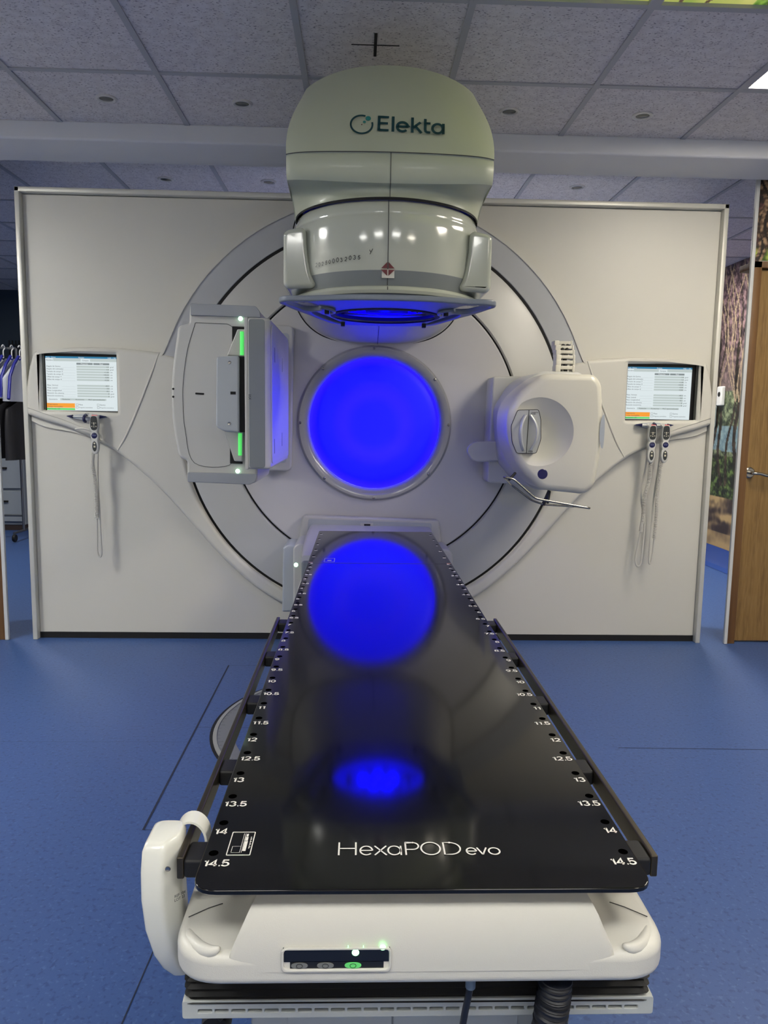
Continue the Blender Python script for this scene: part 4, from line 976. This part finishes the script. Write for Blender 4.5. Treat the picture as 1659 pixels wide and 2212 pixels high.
for x in (-.190, .190): lathe('screw', [(0,.001),(.004,.0015),(.006,.003),(.0075,0)], XZ(-2.0605) @ Matrix.Translation((x, .517, 0)), STEEL, ped, seg=16)
box('pedestal_mark', .168, .170, -2.0625, -2.06, .485, .510, GAP, ped)
tube('castor_bracket', spline([(-.275,-2.04,.525),(-.265,-2.04,.508),(-.258,-2.045,.495),(-.250,-2.05,.488)], 4), .006, BLACK, T, seg=8)
lathe('castor_knob', [(0,.02),(.018,.018),(.02,0),(.018,-.02),(0,-.022)], XZ(-2.03) @ Matrix.Translation((-.262,.470,0)), BLACK, T, seg=24)
# cables hanging from the housing
tube('cable', spline([at(1017,2112,-2.135), at(1016,2128,-2.135), at(1010,2160,-2.13), at(1000,2212,-2.12), at(985,2320,-2.09)], 6), .0042, HOSE, T, seg=10)
tube('cable_sleeve', [tuple(at(1017,2106,-2.135)), tuple(at(1016,2132,-2.135))], .0062, mat('sleeve_grey_blue', (104,122,142), .4), T, seg=12)
hp_ = spline([at(1200,2110,-2.13), at(1196,2150,-2.13), at(1190,2190,-2.13), at(1180,2260,-2.12), at(1165,2350,-2.08)], 16)
tube('corrugated_hose', hp_, .021, HOSE, T, seg=20, rf=lambda t: .0200+.0012*math.sin(t*2*PI*26))
# under-couch hexapod frame seen through the gap
box('lift_frame', -.225, .225, -1.75, -.35, .56, .66, mat('frame_paint', (190,198,196), .4), T, bev=.02)
bm = bmesh.new()
for y in (-1.02,-.98,-.90): bbox(bm, -.275,-.255, y-.012, y+.018, .685, .705, .003)
kid(fin('rail_clamp', bm, GREYL), T)

# white handset clipped to the left rail
H = thing('rail_handset', 'glossy white curved handset clipped over the left couch rail', 'handset', (-.33, -2.02, .6))
HSM = mat('handset_plastic', (226,226,216), .22, coat=.3)
secs = []
def hsec(cx, cy, z, hx, hy, tiltz=0):
    return [(cx+p[0], cy+p[1], z+tiltz*p[1]) for p in rounded([(-hx,-hy),(hx*.25,-hy),(hx,-hy*.2),(hx,hy),(-hx,hy)], [.006,.006,.008,.012,.012], 4)]
#            cx      cy     z    hx    hy
for cx, cy, z, hx, hy in ((-.319,-2.048,.749,.016,.024),(-.3195,-2.049,.7465,.0195,.029),(-.320,-2.051,.739,.0215,.032),(-.3205,-2.055,.715,.0218,.033),(-.320,-2.058,.68,.0215,.033),(-.317,-2.058,.64,.021,.031),(-.311,-2.052,.60,.020,.028),(-.305,-2.046,.575,.018,.024),(-.300,-2.04,.557,.014,.019)):
    secs.append(hsec(cx, cy, z, hx, hy))
hs = loft('handset_body', secs, HSM, H, smooth=50)
arc_ = [(-.294+.0195*math.cos(a), -2.018, .7225+.026*math.sin(a)) for a in [math.radians(200)-math.radians(205)*k/18 for k in range(19)]]
bm = bmesh.new(); R0 = []
for x, y, z in arc_:
    n = Vector((x+.294, 0, (z-.7225)*.6)).normalized(); R0.append([(x, y-.014, z), (x, y+.014, z), (x+n.x*.003, y+.014, z+n.z*.003), (x+n.x*.003, y-.014, z+n.z*.003)])
V = grid(bm, R0, True); bm.faces.new(V[0]); bm.faces.new(V[-1]); kid(fin('rail_clip', bm, HSM), H)
p = Vector((-.3085,-2.083,.742)); lathe('screw', [(0,.0005),(.002,.0005),(.003,.001),(.0035,0)], XZ(-2.0885) @ Matrix.Translation((-.3080,.722,0)), STEEL, H, seg=12)
text('fine_print', 'REF 104\nLOT 22', .005, Matrix.Translation((-.3020,-2.083,.680)) @ Matrix.Rotation(PI/2-.1, 4, 'X') @ Matrix.Rotation(.9, 4, 'Y'), SEAM, H, th=.0002)

# ================================================================== FLOOR RING
FR = thing('floor_scale_ring', 'grey metal ring with degree scale set in the floor left of the couch', 'floor ring', (0, .06, 0))
lathe('scale_band', [(.578,.0008),(.578,.0025),(.644,.0025),(.644,.0008)], Matrix.Translation((.0,.06,0)), mat('scale_band_grey', (118,120,122), .45), FR, seg=120)
lathe('outer_rim', [(.645,.0008),(.646,.005),(.660,.005),(.662,.0008)], Matrix.Translation((.0,.06,0)), mat('rim_aluminium', (172,172,166), .35, .4), FR, seg=120)
lathe('rim_gap', [(.662,.0014),(.674,.0014)], Matrix.Translation((.0,.06,0)), GAP, FR, seg=120)
bm = bmesh.new()
for k in range(120):
    a = 2*PI*k/120; r0 = .632 if k % 5 else .622; d = Vector((math.cos(a), math.sin(a))); n = Vector((-d.y, d.x))*.001
    bm.faces.new([bm.verts.new((p.x, p.y+.06, .0031)) for p in (d*r0+n, d*.642+n, d*.642-n, d*r0-n)])
kid(fin('scale_marks', bm, SEAM, smooth=0), FR)

# ================================================================== STORE SEEN LEFT OF THE COVER
APW = mat('apron_white_vinyl', (196,200,206), .5, bump=(30,.5)); APB = mat('apron_blue_binding', (34,40,140), .5); APK = mat('apron_black_vinyl', (20,20,24), .45, bump=(18,.8))
RACKM = mat('rack_steel', (120,122,126), .3, .8); HANG = mat('hanger_white', (222,222,222), .35)
RY = 4.75
rk = thing('garment_rack', 'wheeled steel garment rack in the store left of the cover wall', 'clothes rack', (-3.7, RY, 0))
zt = at(10, 748, RY).z
xr = at(41, 900, RY).x; xl = xr-1.1
tube('rack_rail', [(xl, RY, zt-.02), (xr, RY, zt-.02)], .014, RACKM, rk, seg=10)
for x in (xl, xr):
    tube('rack_post', [(x, RY, zt-.02), (x, RY, .08)], .013, RACKM, rk, seg=10)
    tube('rack_foot', [(x, RY-.22, .09), (x, RY+.22, .09)], .013, RACKM, rk, seg=10)
    for y in (RY-.21, RY+.21): lathe('wheel', [(0,-.014),(.034,-.014),(.038,-.006),(.038,.006),(.034,.014),(0,.014)], Matrix.Translation((x, y, .042)) @ Matrix.Rotation(PI/2, 4, 'Y'), BLACK, rk, seg=20)
tube('rack_bar', [(xl, RY, .24), (xr, RY, .24)], .011, RACKM, rk, seg=10)
def apron(x, y, zt_, zmid, zb, label, upper, lower, ang):
    t = thing('lead_apron', label, 'apron', (x, y, zt_), 'protective aprons on the wheeled rack')
    Rm = Matrix.Translation((x, y, 0)) @ Matrix.Rotation(ang, 4, 'Z')
    def sheet(name, za, zb_, wa, wb, m, off=0):
        rows = []; n = 26
        for j in range(13):
            f = j/12; z = za+(zb_-za)*f; wd = wa+(wb-wa)*min(1, f*3.2)**.6
            ring = []
            for k in range(n):
                a = 2*PI*k/n; xx = wd*math.cos(a); yy = .030*math.sin(a)+.014*math.sin(xx*34+x*30)*f+off
                ring.append(tuple(Rm @ Vector((xx, yy, z-.10*abs(xx/wd)**1.5*(1-f)))))
            rows.append(ring)
        return loft(name, rows, m, t)
    sheet('upper_flap', zt_-.10, zmid, .10, .25, upper)
    sheet('skirt', zmid+.02, zb, .22, .24, lower, .01)
    for s in (-1, 1):
        tube('binding', [tuple(Rm @ Vector((s*a, -.034-.014*b, zt_-.08-c_))) for a, b, c_ in ((.06,0,0),(.13,0,.08),(.20,.3,.20),(.235,.6,.40),(.245,1,zt_-.08-zmid-.02))], .015, APB, t, seg=6)
    tube('hanger', spline([tuple(Rm @ Vector(q)) for q in ((0,0,zt_-.10),(0,0,zt_-.03),(.022,0,zt_),(.0,0,zt_+.028),(-.022,0,zt_+.008))], 5), .006, HANG, t, seg=6)
    return t
for k, (px, dy, lab) in enumerate(((46, -.02, 'white protective apron with blue binding, nearest the cover wall edge'), (31, -.04, 'white protective apron with blue binding, second from the cover wall edge'), (15, -.06, 'white protective apron with blue binding, third on the rack and half hidden'))):
    apron(at(px, 800, RY).x, RY+dy, zt-.02-.0, at(45,868-6*k,RY).z, at(45,992-4*k,RY).z, lab, APW, APK, 1.32)
# drawer cabinet and dark frame behind
cb = thing('drawer_cabinet', 'grey drawer cabinet standing behind the garment rack', 'cabinet', (-4.3, 5.5, 0))
zc1 = at(30,975,5.3).z
cx1 = at(50,1050,5.3).x
box('body', cx1-.9, cx1, 5.32, 5.8, .06, zc1, mat('cabinet_grey', (140,148,156), .5), cb, bev=.01)
for k in range(2):
    za = .1+(zc1-.14)*k/2; zb2 = .1+(zc1-.14)*(k+1)/2-.03
    dr_ = box('drawer', cx1-.88, cx1-.02, 5.295, 5.32, za, zb2, mat('drawer_grey', (152,160,168), .5), cb, bev=.006)
    box('handle', cx1-.30, cx1-.16, 5.275, 5.293, zb2-.12, zb2-.10, GAP, dr_)
box('plinth', cx1-.9, cx1, 5.33, 5.8, 0, .06, mat('plinth_brown', (60,48,44), .6), cb)
bs = thing('basket_frame', 'dark wire basket frame standing behind the hanging aprons', 'basket', (at(45,800,5.6).x, 5.9, 0))
p0, p1 = at(20,745,5.9), at(48,745,5.9)
for k in range(9): 
    z = p0.z-.10*k; tube('wire', [(p0.x, 5.9, z), (p1.x, 5.9, z)], .006, BLACK, bs, seg=5)
for k in range(5):
    x = p0.x+(p1.x-p0.x)*k/4; tube('wire', [(x, 5.9, p0.z+.05), (x, 5.9, .02)], .008, BLACK, bs, seg=5)
# small things on the mural wall to the right
def onx(px, py, X):
    d = FW + RT*((px-829.5)/CF) - UP*((py-1106)/CF); return CPOS+d*((X-CPOS.x)/d.x)
q = onx(1563,852,3.15)
wb = thing('wall_box', 'small white wall box fixed on the tree mural beside the door', 'wall box', tuple(q))
box('body', 3.11, 3.149, q.y-.04, q.y+.05, q.z-.10, q.z+.07, mat('box_white', (206,206,202), .4), wb, bev=.01)
lathe('dial', [(0,.006),(.02,.004),(.022,0)], Matrix.Translation((3.11,q.y,q.z)) @ Matrix.Rotation(-PI/2, 4, 'Y'), GAP, wb, seg=20)
q = onx(1546,900,3.15)
sd = tag(box('soap_dispenser', 3.07, 3.149, q.y-.04, q.y+.04, q.z-.11, q.z+.11, mat('dispenser_white', (190,206,206), .4), bev=.03), 'pale rounded dispenser on the mural wall close to the cover edge', 'dispenser')
bpy.context.view_layer.update()
